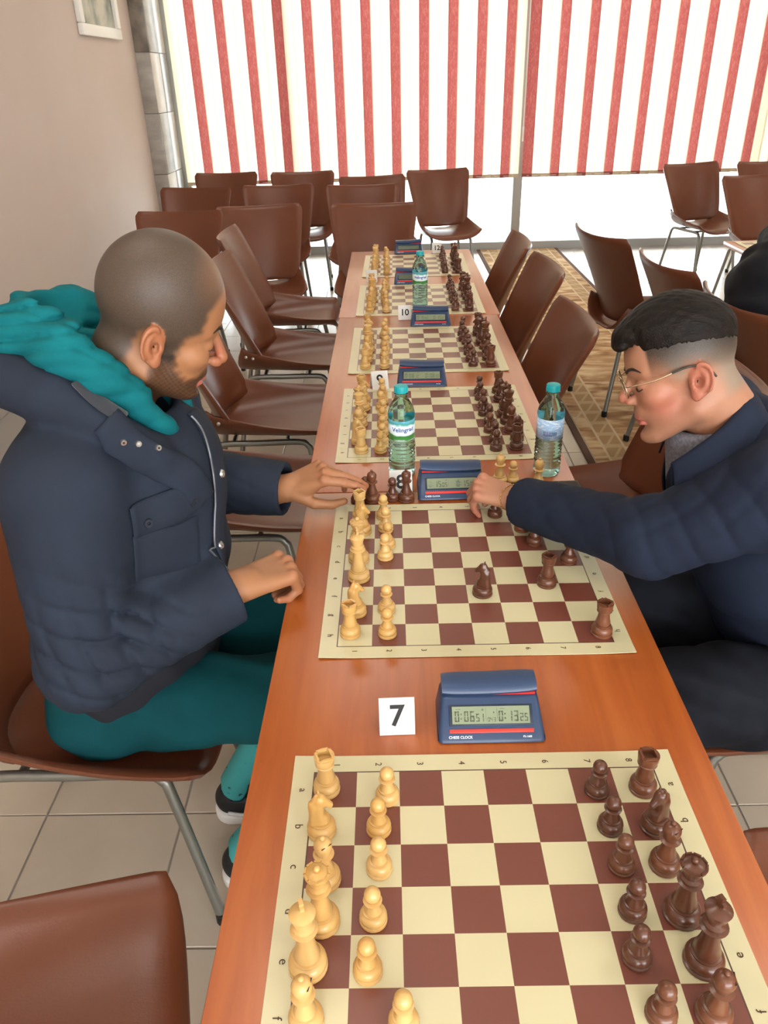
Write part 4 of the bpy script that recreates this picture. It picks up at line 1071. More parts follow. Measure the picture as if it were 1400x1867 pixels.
def project(fn, p, off=0.0, it=12):
    p = np.array(p, np.float32)
    for _ in range(it):
        e = 0.002; Q = np.stack([p]+[p+e*np.eye(3, dtype=np.float32)[i] for i in range(3)]+[p-e*np.eye(3, dtype=np.float32)[i] for i in range(3)]); d = fn(Q)
        g_ = (d[1:4]-d[4:7])/(2*e); L_ = float(g_@g_); p = p-(float(d[0])-off)*g_/max(L_, 0.2)*0.9
    n = g_/max(np.linalg.norm(g_), 1e-6); return p, n
def strip(fn, path, w, th, off, across=None, n=5):
    """thin strip laid on a surface along a path; across: rough direction of its width"""
    path = catmull(path, 5); rows_ = []
    for i, p in enumerate(path):
        t = np.array(path[min(i+1, len(path)-1)]-path[max(i-1, 0)]); t /= np.linalg.norm(t)
        q, nn = project(fn, p, off); a = np.cross(nn, t); a /= np.linalg.norm(a)
        ww = w[0]+(w[1]-w[0])*i/(len(path)-1) if isinstance(w, tuple) else w
        rows_.append([tuple(project(fn, q+a*ww*(u-0.5), off, 5)[0]) for u in np.linspace(0, 1, n)])
    return sharp(Geo().sheet(rows_, th).mesh('strip'), 60)
def disc_on(fn, p, r, h, mat_, name, parent):
    q, n = project(fn, p, 0.0); me = sharp(Geo().lathe([(r, -0.002), (r, h*0.6), (r*0.8, h), (r*0.35, h), (r*0.3, h*0.7), (0.0002, h*0.7)], 16).mesh(name), 40)
    o = obj(name, me, parent, tuple(q), m=mat_); o.rotation_mode = 'QUATERNION'; o.rotation_quaternion = Vector(n).to_track_quat('Z', 'Y'); return o

M_hairdark = mat('dark_hair', '241a14', 0.5)
# ------------------------------------------------------------------ the man in the jacket
H1 = Head((-0.379, 1.208, 1.246), 0.0, 26.0, 22.3, 7.1, 1.045, dict(chin=-0.087, cr_c=(-0.004, 0, 0.054), cr_r=(0.090, 0.078, 0.090), fo_c=(0.028, 0, 0.042), fo_r=(0.068, 0.066, 0.080), nose_b=(0.087, 0.022), nose_t=(0.126, -0.024)))
SR, ER, WR = V(-0.505, 1.035, 1.045), V(-0.508, 0.985, 0.758), V(-0.290, 1.115, 0.806)
SL, EL, WL = V(-0.470, 1.405, 1.045), V(-0.475, 1.555, 0.800), V(-0.240, 1.505, 0.797)
hn = Hand(WR+V(0.012, 0.008, -0.002), (0.105, 0.088, -0.006), (-0.25, -0.30, 0.92), True, [(58, 75, 45), (62, 80, 45), (66, 80, 45), (70, 80, 45)],
          [(0.018, 0.024, -0.006), (0.052, 0.040, -0.020), (0.078, 0.036, -0.034), (0.096, 0.020, -0.040)], 1.10)
hf = Hand(WL+V(0.004, 0.0, 0.002), (0.093, -0.004, 0.044), (-0.30, -0.30, 0.90), False, [(36, 12, 8), (44, 14, 8), (58, 40, 20), (66, 46, 22)],
          [(0.016, 0.024, -0.008), (0.046, 0.044, -0.034), (0.078, 0.046, -0.056), (0.103, 0.040, -0.066)], 1.0, 0.06)
NB1 = V(-0.485, 1.22, 1.08)
def man_inner(P):
    d = s_ell(P, (-0.52, 1.22, 0.86), (0.11, 0.15, 0.22))
    d = smin(d, s_cone(P, SR, SL, 0.050, 0.050), 0.05)
    d = smin(d, s_cone(P, NB1, H1.world((-0.022, 0, -0.045)), 0.062, 0.060), 0.03)
    d = smin(d, s_chain(P, [SR, ER, WR], [0.05, 0.042, 0.029]), 0.02)
    d = smin(d, s_chain(P, [SL, EL, WL], [0.05, 0.042, 0.029]), 0.02)
    return d
h1b = bounded(lambda P: H1.sdf_local(H1.local(P))*H1.k, H1.o-0.165, H1.o+0.175)
hnb = bounded(hn.sdf, *hn.box()); hfb = bounded(hf.sdf, *hf.box())
def man_body(P):
    d = smin(h1b(P), man_inner(P), 0.022)
    return smin(smin(d, hnb(P), 0.012), hfb(P), 0.012)
person1 = thing('person', 'man in navy jacket and teal hood sitting at the left, reaching for a rook', 'person', (0, 0, 0), 0.0, 'chess players')
S1 = skin_mat('tan_skin', 'a06e4b', 'a55b43', '3a352e')
me, pos = sdf_mesh('body', man_body, (-0.72, 0.9, 0.6), (-0.02, 1.66, 1.45), 0.0025, S1)
Q = H1.local(pos); hy = np.abs(Q[:, 1]); near = (np.abs(Q).max(1) < 0.19)
jig = 0.002*np.sin(Q[:, 0]*310)*np.sin(Q[:, 2]*290+hy*200)
hair = in_poly(Q[:, 0]+jig, Q[:, 2]+jig, [(-0.2, -0.072), (-0.050, -0.072), (-0.036, -0.030), (-0.030, 0.008), (-0.020, 0.020), (-0.002, 0.020), (0.000, -0.032), (0.028, -0.030), (0.034, 0.014), (0.055, 0.026), (0.058, 0.060), (0.076, 0.085), (0.086, 0.100), (0.086, 0.3), (-0.2, 0.3)], 0.014)*near
hair = hair*np.clip((Q[:, 2]*0+1), 0, 1)*(1-0.45*np.clip((Q[:, 0]-0.02)/0.05, 0, 1)*np.clip((Q[:, 2]-0.06)/0.05, 0, 1))
ear = np.zeros(len(Q), bool); QA = Q.copy(); QA[:, 1] = hy; HH = H1; ear[near] = (HH.ear(QA[near]) < 0.0015) & (hy[near] > 0.070); hair[ear] = 0
beard = in_poly(Q[:, 0]+jig, Q[:, 2]+jig, [(0.000, -0.020), (0.028, -0.020), (0.036, -0.042), (0.056, -0.058), (0.078, -0.052), (0.088, -0.040), (0.115, -0.040), (0.115, -0.13), (0.03, -0.12), (-0.008, -0.078)], 0.014)*near
beard *= 0.90*(1-0.22*np.clip((hy-0.03)/0.03, 0, 1)*np.clip((Q[:, 2]+0.085)/0.03, 0, 1))
lips = (in_poly(Q[:, 0], Q[:, 2], [(0.082, -0.0545), (0.12, -0.0535), (0.12, -0.0745), (0.080, -0.0735)], 0.003)*np.clip((0.0235-hy)/0.004, 0, 1))*near
beard = (1-(1-np.clip(beard, 0, 1))**2.2)*(1-lips)*(0.90+0.10*np.sin(Q[:, 0]*900+hy*700)*np.sin(Q[:, 2]*800)); beard[ear] = 0
flush = 0.7*np.exp(-((Q[:, 0]-0.108)**2/0.014**2+(Q[:, 2]+0.015)**2/0.02**2))*near+0.35*ear
for dd, W_ in ((hn, WR), (hf, WL)):
    for pts, r in dd.ch:
        for q in pts[1:]: flush += 0.45*np.exp(-((pos-dd.W(q))**2).sum(1)/0.011**2)
    for pts, r in dd.ch: flush += 0.5*np.exp(-((pos-dd.W(pts[0]))**2).sum(1)/0.012**2)
for n_, v_ in (('hair', hair), ('beard', beard), ('lips', lips*0.8), ('flush', np.clip(flush, 0, 1))): point_attr(me, n_, v_)
b1 = obj('body', me, person1)
def face_bits(H, body_fn, parent, lash=True, brow_w=0.0026):
    for s in (-1, 1):
        path = [project(body_fn, H.world((x, s*y, z)), 0.0008)[0] for x, y, z in ((0.090, 0.010, 0.026), (0.090, 0.022, 0.032), (0.084, 0.036, 0.034), (0.072, 0.049, 0.028))]
        obj('eyebrow', sharp(Geo().tube(catmull(path, 5), [brow_w*q for q in [0.6]+[1.0]*10+[0.8, 0.65, 0.5, 0.35, 0.2]][:16], 7).mesh('eyebrow'), 80), parent, m=M_hairdark)
        path = [project(body_fn, H.world((x, s*y, z)), 0.0004)[0] for x, y, z in ((0.086, 0.019, -0.0035), (0.090, 0.027, -0.0065), (0.088, 0.036, -0.0065), (0.079, 0.046, -0.002))]
        obj('eyelash_line', sharp(Geo().tube(catmull(path, 4), 0.0011, 6).mesh('eyelash_line'), 80), parent, m=M_hairdark)
face_bits(H1, man_body, b1)
def nails(hand, parent, which):
    for i in which:
        p, d, n = hand.nails[i]; M3 = np.stack([d, np.cross(n, d), n], 1)
        prof = [(-0.0045, -0.0048), (0.004, -0.0048), (0.0062, -0.003), (0.0068, 0), (0.0062, 0.003), (0.004, 0.0048), (-0.0045, 0.0048)]
        vv = [hand.W(p+M3@np.array((a, b, -0.0010-18*b*b+zz))) for zz in (-0.0006, 0.0010) for a, b in prof]; k = len(prof)
        me = sharp(mesh('fingernail', vv, [tuple(range(k-1, -1, -1)), tuple(range(k, 2*k))]+[(q, (q+1) % k, k+(q+1) % k, k+q) for q in range(k)]), 50)
        obj('fingernail', me, parent, m=M_nail)
M_nail = mat('fingernail', 'd9a894', 0.3)
nails(hf, b1, (0, 1))
# wedding-band like ring on the reaching hand
rp_ = hf.ch[2][0]; rc = (rp_[0]*0.35+rp_[1]*0.65)

# jacket: hollow shell with cut cuffs and hem
M_jacket = mat('navy_cotton_jacket', '222833', 0.8, col2='272e3b', nscale=9, lo=0.3, hi=0.7, spec=0.2, bump=0.12, bscale=900)
M_jshade = mat('shaded_navy_hem', '14161f', 0.85); M_jcollar = mat('charcoal_collar_lining', '2b2d33', 0.9, sheen=0.2)  # the first is jacket navy darkened to stand for shade at the hem
def folds(P, c, r, k, amp):
    w = np.exp(-((P-np.asarray(c, np.float32))**2).sum(-1)/(r*r)); d = 0
    for (kk, ph, a, wv, wk) in k:
        t = P@np.asarray(kk, np.float32)+ph+wv*np.sin(P@np.asarray(wk, np.float32)+ph*1.7); d = d+a*(1-np.abs(np.sin(t*0.5)))**2.0
    return w*d*amp
FW1 = [((70, 40, 130), 0.3, 1.0, 1.3, (18, 30, 10)), ((130, 20, 20), 1.7, 0.8, 1.0, (10, -10, 30))]
def jacket_outer(P):
    d = s_ell(P, (-0.520, 1.22, 0.640), (0.140, 0.185, 0.17))
    d = smin(d, s_ell(P, (-0.500, 1.22, 0.875), (0.170, 0.205, 0.235)), 0.08)
    d = smin(d, s_ell(P, (-0.415, 1.22, 0.975), (0.110, 0.150, 0.150)), 0.05)
    d = smin(d, s_ell(P, (-0.455, 1.22, 0.80), (0.125, 0.17, 0.18)), 0.06)
    d = smin(d, s_cone(P, SR+V(0, 0.03, -0.01), SL+V(0, -0.03, -0.01), 0.088, 0.088), 0.07)
    d = smin(d, s_cone(P, (-0.52, 1.12, 1.08), (-0.52, 1.32, 1.08), 0.07, 0.07), 0.05)
    for sg in (-1, 1):
        d = smin(d, s_chain(P, [(-0.385, 1.22+sg*0.115, 1.080), (-0.43, 1.22+sg*0.148, 1.135), (-0.50, 1.22+sg*0.145, 1.180), (-0.585, 1.22+sg*0.09, 1.195), (-0.625, 1.22, 1.185)], [0.022, 0.030, 0.040, 0.048, 0.052]), 0.025)
    d = d+waves(P, [((14, 9, 34), 0.5, 0.004, 1.0, (20, 10, 8)), ((9, 24, -26), 2.0, 0.003, 1.3, (9, 22, 14))])
    a = s_chain(P, [SR, ER, WR+(WR-ER)*0.25], [0.092, 0.080, 0.060], 0.03)
    a = a+folds(P, ER+V(0.05, 0, 0.05), 0.12, FW1, 0.013)+folds(P, (ER+WR)/2, 0.12, [((95, 60, 30), 1.0, 1, 1.0, (30, 40, 60))], 0.004)
    a = smax(a, plane(P, WR, WR-ER), 0.004)
    b = s_chain(P, [SL, EL, WL+(WL-EL)*0.25], [0.092, 0.078, 0.056], 0.03)
    b = b+folds(P, EL+V(0.04, 0, 0.0), 0.14, FW1, 0.006)
    b = smax(b, plane(P, WL, WL-EL), 0.004)
    return smin(smin(d, a, 0.030), b, 0.030)
def jacket(P):
    o = jacket_outer(P)
    i = np.minimum(s_chain(P, [ER+(WR-ER)*0.5, WR+(WR-ER)*0.3], [0.054, 0.050]), s_chain(P, [EL+(WL-EL)*0.5, WL+(WL-EL)*0.3], [0.050, 0.047]))
    d = smax(o, -i, 0.003)
    d = smax(d, 0.625+0.10*(P[:, 0]+0.55)-P[:, 2], 0.01)                                         # hem
    neck = s_cone(P, (-0.46, 1.22, 0.98), (-0.455, 1.22, 1.25), 0.060, 0.110)
    d = smax(d, -neck, 0.012)
    return d
me, _ = sdf_mesh('jacket', jacket, (-0.80, 0.86, 0.50), (-0.18, 1.70, 1.26), 0.0045, M_jacket, 1.1)
jk = obj('jacket', me, person1)
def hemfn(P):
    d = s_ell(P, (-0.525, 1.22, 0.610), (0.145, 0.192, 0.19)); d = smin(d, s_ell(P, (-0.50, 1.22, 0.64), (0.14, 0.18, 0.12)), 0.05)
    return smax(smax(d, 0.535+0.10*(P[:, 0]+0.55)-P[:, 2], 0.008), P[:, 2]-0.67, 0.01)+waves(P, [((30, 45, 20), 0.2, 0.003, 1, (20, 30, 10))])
me, _ = sdf_mesh('shaded_jacket_hem', hemfn, (-0.80, 1.0, 0.47), (-0.32, 1.45, 0.70), 0.006, M_jshade); o = obj('shaded_jacket_hem', me, person1); o['label'] = 'jacket hem, its shade painted in darker navy'  # lower jacket in shade, painted as a darker band
# jacket details: zip, placket, collar, pocket flap, studs
M_zip = mat('dark_metal_zip', '6d6f74', 0.4, metal=0.7); M_stud = mat('silver_stud', 'c9c9c6', 0.25, metal=0.9); M_btn = mat('dark_navy_button', '20242f', 0.45)
zp = [(-0.338, 1.205, 1.095), (-0.330, 1.200, 1.075), (-0.317, 1.181, 1.042), (-0.313, 1.169, 0.996), (-0.317, 1.160, 0.936), (-0.322, 1.134, 0.876), (-0.328, 1.10, 0.80), (-0.36, 1.085, 0.71)]
pl = strip(jacket_outer, [(x, y+0.035, z) for x, y, z in zp], 0.060, 0.006, 0.002); pl.materials.append(M_jacket); obj('placket', pl, person1)
zl = [tuple(project(jacket_outer, p, 0.006)[0]) for p in catmull(zp, 5)]
obj('zip', sharp(Geo().tube(zl, 0.0022, 6).mesh('zip'), 60), person1, m=M_zip)
fl = strip(jacket_outer, [(-0.419, 1.051, 1.150), (-0.395, 1.062, 1.108), (-0.360, 1.091, 1.060), (-0.335, 1.122, 1.018), (-0.323, 1.140, 0.968)], (0.062, 0.046), 0.007, 0.006); fl.materials.append(M_jacket); flo = obj('storm_flap', fl, person1)
for p in ((-0.406, 1.054, 1.121), (-0.390, 1.066, 1.110), (-0.369, 1.083, 1.092)): disc_on(jacket_outer, p, 0.0055, 0.0125, M_stud, 'stud', flo)
cl = strip(jacket_outer, [(-0.470, 1.078, 1.190), (-0.440, 1.072, 1.168), (-0.412, 1.072, 1.142)], 0.045, 0.006, 0.004); cl.materials.append(M_jcollar); obj('collar_lining', cl, person1)
pk = strip(jacket_outer, [(-0.412, 1.030, 0.990), (-0.376, 1.071, 0.987), (-0.334, 1.128, 0.984)], 0.050, 0.007, 0.004); pk.materials.append(M_jacket); pko = obj('pocket_flap', pk, person1)
for p in ((-0.395, 1.052, 0.979), (-0.340, 1.121, 0.977)): disc_on(jacket_outer, p, 0.0085, 0.0110, M_btn, 'button', pko)
pb = strip(jacket_outer, [(-0.418, 1.028, 0.925), (-0.378, 1.065, 0.918), (-0.337, 1.116, 0.905)], 0.085, 0.004, 0.0015); pb.materials.append(M_jacket); obj('pocket', pb, person1)
for p in ((-0.306, 1.201, 0.987), (-0.318, 1.150, 0.870)): disc_on(jacket_outer, p, 0.0080, 0.0085, M_stud, 'eyelet', person1)
# hood of the teal sweatshirt
M_teal = mat('teal_sweatshirt', '0c5c62', 0.85, col2='0f676d', nscale=14, lo=0.3, hi=0.7, spec=0.15, bump=0.15, bscale=700)
M_tealp = mat('dark_teal_trousers', '093a3f', 0.85, col2='0b4247', nscale=10, lo=0.3, hi=0.7, spec=0.15, bump=0.1, bscale=700)
def hood(P):
    L_ = [(-0.362, 1.190, 1.055), (-0.374, 1.152, 1.100), (-0.398, 1.120, 1.155), (-0.435, 1.102, 1.200), (-0.482, 1.105, 1.240), (-0.535, 1.150, 1.258), (-0.568, 1.230, 1.252), (-0.540, 1.305, 1.245), (-0.480, 1.335, 1.215), (-0.430, 1.325, 1.170), (-0.395, 1.300, 1.125), (-0.372, 1.262, 1.085), (-0.360, 1.222, 1.050)]
    R_ = [0.012, 0.018, 0.026, 0.034, 0.042, 0.048, 0.050, 0.046, 0.040, 0.032, 0.025, 0.018, 0.012]
    d = s_chain(P, L_, R_, 0.015)
    d = smin(d, s_cone(P, (-0.585, 1.16, 1.245), (-0.66, 1.22, 1.19), 0.050, 0.065), 0.03)
    d = smin(d, s_cone(P, (-0.50, 1.22, 1.06), (-0.49, 1.22, 1.15), 0.085, 0.085), 0.03)
    w = waves(P, [((40, 30, 90), 0.0, 0.003, 1.6, (20, 35, 20))])+folds(P, (-0.50, 1.16, 1.24), 0.14, [((-50, 60, 230), 0.6, 1.0, 1.8, (22, 30, 12)), ((60, 130, 120), 1.9, 0.7, 1.5, (25, 12, 30))], 0.010)
    d = d+w
    d = smax(d, -s_ell(P, (-0.515, 1.215, 1.300), (0.050, 0.070, 0.060)), 0.010)
    nk = s_cone(P, (-0.44, 1.22, 1.06), (-0.405, 1.215, 1.20), 0.055, 0.072)
    d = smax(d, -nk, 0.008)
    hl = H1.local(P); return smax(d, -(H1.cranium(hl)*H1.k-0.004), 0.006)
me, _ = sdf_mesh('hood', hood, (-0.78, 1.02, 0.93), (-0.30, 1.40, 1.34), 0.004, M_teal, 1.1); obj('hood', me, person1)
# trousers, socks, shoes
def trousers1(P):
    d = s_ell(P, (-0.560, 1.22, 0.530), (0.120, 0.190, 0.095))
    for y0, y1, a in ((1.115, 1.105, V(-0.215, 1.115, 0.27)), (1.33, 1.335, V(-0.265, 1.31, 0.30))):
        k = V(-0.13, y1, 0.565); d = smin(d, s_chain(P, [V(-0.58, y0, 0.535), k], [0.098, 0.078]), 0.04); d = smin(d, s_chain(P, [k, a], [0.074, 0.056]), 0.03)
    d = d+waves(P, [((22, 60, 40), 0.4, 0.0035, 1.3, (12, 30, 20)), ((50, 20, -45), 1.9, 0.003, 1.0, (25, 12, 18))])
    return smax(d, 0.445-P[:, 2]-10*np.clip(P[:, 0]+0.47, 0, 9), 0.01)
me, _ = sdf_mesh('trousers', trousers1, (-0.84, 0.98, 0.08), (-0.02, 1.46, 0.68), 0.006, M_tealp); obj('trousers', me, person1)
M_sock = mat('light_teal_printed_sock', '3f9a9a', 0.85, col2='1d4b52', nscale=60, lo=0.66, hi=0.70); M_shoe = mat('black_sneaker', '17181b', 0.6); M_sole = mat('white_sneaker_sole', 'e8e8e6', 0.5)
def shoe(x, y, rz):
    s = obj('sneaker', None, person1)
    def up(P):
        d = smin(s_ell(P, (0.0, 0, 0.055), (0.055, 0.040, 0.055)), s_ell(P, (0.12, 0, 0.045), (0.105, 0.046, 0.040)), 0.04)
        d = smax(d, 0.028-P[:, 2], 0.004); return smax(d, -s_cone(P, (0.005, 0, 0.08), (0.0, 0, 0.16), 0.033, 0.036), 0.006)
    def so(P):
        q = P*V(1, 1, 0); d = np.minimum(s_cone(q, (-0.015, 0, 0), (0.16, 0, 0), 0.043, 0.050), 1); d = smax(d, np.abs(P[:, 2]-0.018)-0.017, 0.008); return d
    m1, _ = sdf_mesh('sneaker', up, (-0.08, -0.07, 0.01), (0.25, 0.07, 0.13), 0.005, M_shoe); s.data = None
    bpy.data.objects.remove(s, do_unlink=True); s = obj('sneaker', m1, person1, (x, y, 0.0), rz)
    m2, _ = sdf_mesh('sole', so, (-0.08, -0.07, -0.01), (0.25, 0.07, 0.05), 0.005, M_sole); obj('sole', m2, s)
    st = sharp(Geo().tube(catmull([(-0.02, -0.041, 0.045), (0.03, -0.046, 0.040), (0.08, -0.046, 0.055)], 5), 0.005, 6).mesh('white_stripe'), 60); obj('white_stripe', st, s, m=M_sole)
shoe(-0.350, 1.125, 0.05); shoe(-0.400, 1.305, 0.05)
for (x, y, q) in ((-0.350, 1.123, 1.6), (-0.400, 1.305, 1.15)):
    obj('sock', sharp(Geo().tube([(x-0.005, y, 0.06), (x-0.002, y, 0.11), (x+0.045*q, y, 0.20), (x+0.09*q, y, 0.29)], [0.033, 0.034, 0.039, 0.045], 16).mesh('sock'), 60), person1, m=M_sock)

# ------------------------------------------------------------------ the young man in the navy shirt
H2 = Head((0.496, 1.255, 1.135), math.pi, -9.0, 18.0, 8.9, 0.968, dict(chin=-0.097, cr_c=(-0.002, 0, 0.046), cr_r=(0.087, 0.076, 0.084), fo_c=(0.030, 0, 0.036), fo_r=(0.066, 0.064, 0.072), nose_b=(0.087, 0.018), nose_t=(0.120, -0.020)))
sR, eR, wR = V(0.600, 1.060, 1.000), V(0.442, 1.150, 0.870), V(0.262, 1.395, 0.812)
sL, eL, wL = V(0.640, 1.445, 0.985), V(0.740, 1.470, 0.73), V(0.66, 1.34, 0.62)
hy_ = Hand(wR+V(-0.014, 0.016, 0.0), (-0.085, 0.045, 0.010), (0.10, -0.42, 0.90), False, [(62, 38, 22), (66, 36, 22), (70, 34, 22), (72, 30, 22)],
           [(0.016, 0.022, -0.010), (0.046, 0.036, -0.034), (0.068, 0.030, -0.056), (0.080, 0.016, -0.072)], 0.90)
NB2 = V(0.600, 1.25, 1.015)
def y_inner(P):
    d = s_ell(P, (0.68, 1.25, 0.82), (0.11, 0.14, 0.18))
    d = smin(d, s_cone(P, sR, sL, 0.045, 0.045), 0.05)
    d = smin(d, s_cone(P, NB2, H2.world((-0.026, 0, -0.045)), 0.062, 0.058), 0.03)
    d = smin(d, s_chain(P, [sR, eR, wR], [0.045, 0.040, 0.028]), 0.02)
    return smin(d, s_chain(P, [sL, eL, wL], [0.045, 0.040, 0.030]), 0.02)
h2b = bounded(lambda P: H2.sdf_local(H2.local(P))*H2.k, H2.o-0.160, H2.o+0.165); hyb = bounded(hy_.sdf, *hy_.box())
def y_body(P): return smin(smin(h2b(P), y_inner(P), 0.022), hyb(P), 0.012)
person2 = thing('person', 'young man with glasses in navy shirt at the right, moving a piece', 'person', (0, 0, 0), 0.0, 'chess players')
S2 = skin_mat('fair_skin', 'a8775c', 'a55344', '7d786a')
me, pos = sdf_mesh('body', y_body, (0.10, 0.98, 0.55), (0.86, 1.56, 1.32), 0.0025, S2)
Q = H2.local(pos); hy = np.abs(Q[:, 1]); near = (np.abs(Q).max(1) < 0.19)
fade = in_poly(Q[:, 0], Q[:, 2], [(-0.2, -0.035), (-0.055, -0.045), (-0.040, 0.010), (-0.020, 0.032), (0.006, 0.034), (0.010, 0.005), (0.022, 0.005), (0.040, 0.040), (0.060, 0.060), (0.07, 0.3), (-0.2, 0.3)], 0.030)*near
ear = np.zeros(len(Q), bool); QA = Q.copy(); QA[:, 1] = hy; HH = H2; ear[near] = (HH.ear(QA[near]) < 0.0015) & (hy[near] > 0.070); fade[ear] = 0
lips = (in_poly(Q[:, 0], Q[:, 2], [(0.082, -0.0545), (0.12, -0.0535), (0.12, -0.0745), (0.080, -0.0735)], 0.003)*np.clip((0.0235-hy)/0.004, 0, 1))*near
flush = 0.55*np.exp(-((Q[:, 0]-0.050)**2/0.040**2+(Q[:, 2]+0.035)**2/0.034**2+(hy-0.05)**2/0.03**2))*near+0.5*ear+0.5*np.exp(-((Q[:, 0]-0.11)**2/0.014**2+(Q[:, 2]+0.018)**2/0.014**2))*near
for pts, r in hy_.ch:
    for q in pts: flush += 0.5*np.exp(-((pos-hy_.W(q))**2).sum(1)/0.012**2)
beard = 0.16*in_poly(Q[:, 0], Q[:, 2], [(0.01, -0.035), (0.05, -0.06), (0.08, -0.045), (0.115, -0.042), (0.115, -0.13), (0.03, -0.12), (-0.008, -0.078)], 0.02)*near
zbv = np.interp(Q[:, 0], [-0.12, -0.09, -0.05, 0.0, 0.045, 0.062, 0.075], [0.028, 0.042, 0.056, 0.064, 0.064, 0.064, 0.080])
top = np.clip(1-(zbv-Q[:, 2])/0.052, 0, 1)**0.6*np.clip((0.066-Q[:, 0])/0.006, 0, 1)*near*(Q[:, 2] > 0.0); top[ear] = 0
beard = np.maximum(beard, (1-(1-np.clip(top, 0, 1)**1.5)**1.6)*0.97)
for n_, v_ in (('hair', fade*0.80), ('beard', beard), ('lips', lips*0.8), ('flush', np.clip(flush, 0, 1))): point_attr(me, n_, v_)
b2_ = obj('body', me, person2); face_bits(H2, y_body, b2_)
# hair
def hair_edge(x): return np.interp(x, [-0.12, -0.09, -0.05, 0.0, 0.045, 0.062, 0.075, 0.09, 0.12], [0.026, 0.040, 0.054, 0.062, 0.062, 0.062, 0.076, 0.066, 0.062])
def hair2(P):
    Q = H2.local(P); A = Q.copy(); A[:, 1] = np.abs(A[:, 1])
    base = H2.cranium(A)
    zb = hair_edge(Q[:, 0])
    fr = np.clip((Q[:, 0]+0.05)/0.13, 0, 1); t = np.clip((Q[:, 2]-zb)/0.040, 0, 1); t = t*t*(3-2*t)
    d = base-(0.0012+(0.006+0.012*fr)*t)
    d = smin(d, s_ell(A, (0.074, 0, 0.090), (0.034, 0.050, 0.018)), 0.014)
    d = smin(d, s_ell(A, (0.097, 0, 0.076), (0.015, 0.042, 0.012)), 0.010)
    ph = np.arctan2(Q[:, 1], Q[:, 2]+0.02)
    d = d+(0.0007*np.sin(ph*70+5*np.sin(Q[:, 0]*34)+Q[:, 0]*60)+0.0006*np.sin(ph*41-4*np.sin(Q[:, 0]*47)))*(0.3+0.7*t)
    d = smax(d, zb-Q[:, 2]+0.0025*np.sin(Q[:, 0]*500+3*np.sin(Q[:, 0]*170)), 0.003)
    return smax(d, -(base+0.004), 0.002)*H2.k
c_ = H2.world((0.01, 0, 0.08))
M_hair2 = mat('dark_brown_hair', '0f0b09', 0.5, spec=0.18, col2='1e1611', nscale=40, stretch=(0.6, 6, 3), lo=0.35, hi=0.7, bump=0.5, bscale=160, bstretch=(0.6, 5, 3))
me, _ = sdf_mesh('hair', bounded(hair2, c_-0.15, c_+0.15), c_-0.15, c_+0.15, 0.0024, M_hair2, 1.2); obj('hair', me, person2)
# glasses
M_wire = mat('thin_gold_wire', 'b9a78a', 0.25, metal=1.0); M_dkwire = mat('dark_temple_tip', '38352f', 0.35, metal=0.5)
gl = obj('glasses', None, person2)
lens_m = gm
def rim(s):
    pts = []
    for k in range(20):
        a = 2*math.pi*k/20; ca, sa = math.cos(a), math.sin(a); y = s*(0.033+0.024*math.copysign(abs(ca)**0.75, ca)); z = 0.006+0.0185*math.copysign(abs(sa)**0.8, sa); pts.append(H2.world((0.108-0.10*max(0, abs(y)-0.02)+0.10*z, y, z)))
    return pts
bpy.data.objects.remove(gl, do_unlink=True)
gl = obj('glasses', sharp(Geo().tube([Vector(p) for p in rim(1)], 0.0010, 6, closed=True).tube([Vector(p) for p in rim(-1)], 0.0010, 6, closed=True).tube(catmull([Vector(H2.world(p)) for p in ((0.1090, 0.0095, 0.012), (0.1115, 0, 0.015), (0.1090, -0.0095, 0.012))], 4), 0.0010, 6).mesh('glasses', mats=[M_wire]), 80), person2)
for s in (-1, 1):
    R_ = rim(s); me = mesh('lens', [tuple(p) for p in R_], [tuple(range(20))], False, [gm]); obj('lens', me, gl)
    pts = [H2.world(p) for p in ((0.1045, s*0.057, 0.012), (0.096, s*0.0665, 0.012), (0.055, s*0.0745, 0.014), (0.010, s*0.0775, 0.024))]
    obj('temple_arm', sharp(Geo().tube(catmull([Vector(p) for p in pts], 5), 0.0012, 6).mesh('temple_arm'), 80), gl, m=M_wire)
    pts = [H2.world(p) for p in ((0.030, s*0.0768, 0.0195), (0.004, s*0.0790, 0.0235), (-0.022, s*0.0800, 0.018), (-0.036, s*0.0780, -0.004))]
    obj('temple_tip', sharp(Geo().tube(catmull([Vector(p) for p in pts], 5), 0.0018, 6).mesh('temple_tip'), 80), gl, m=M_dkwire)
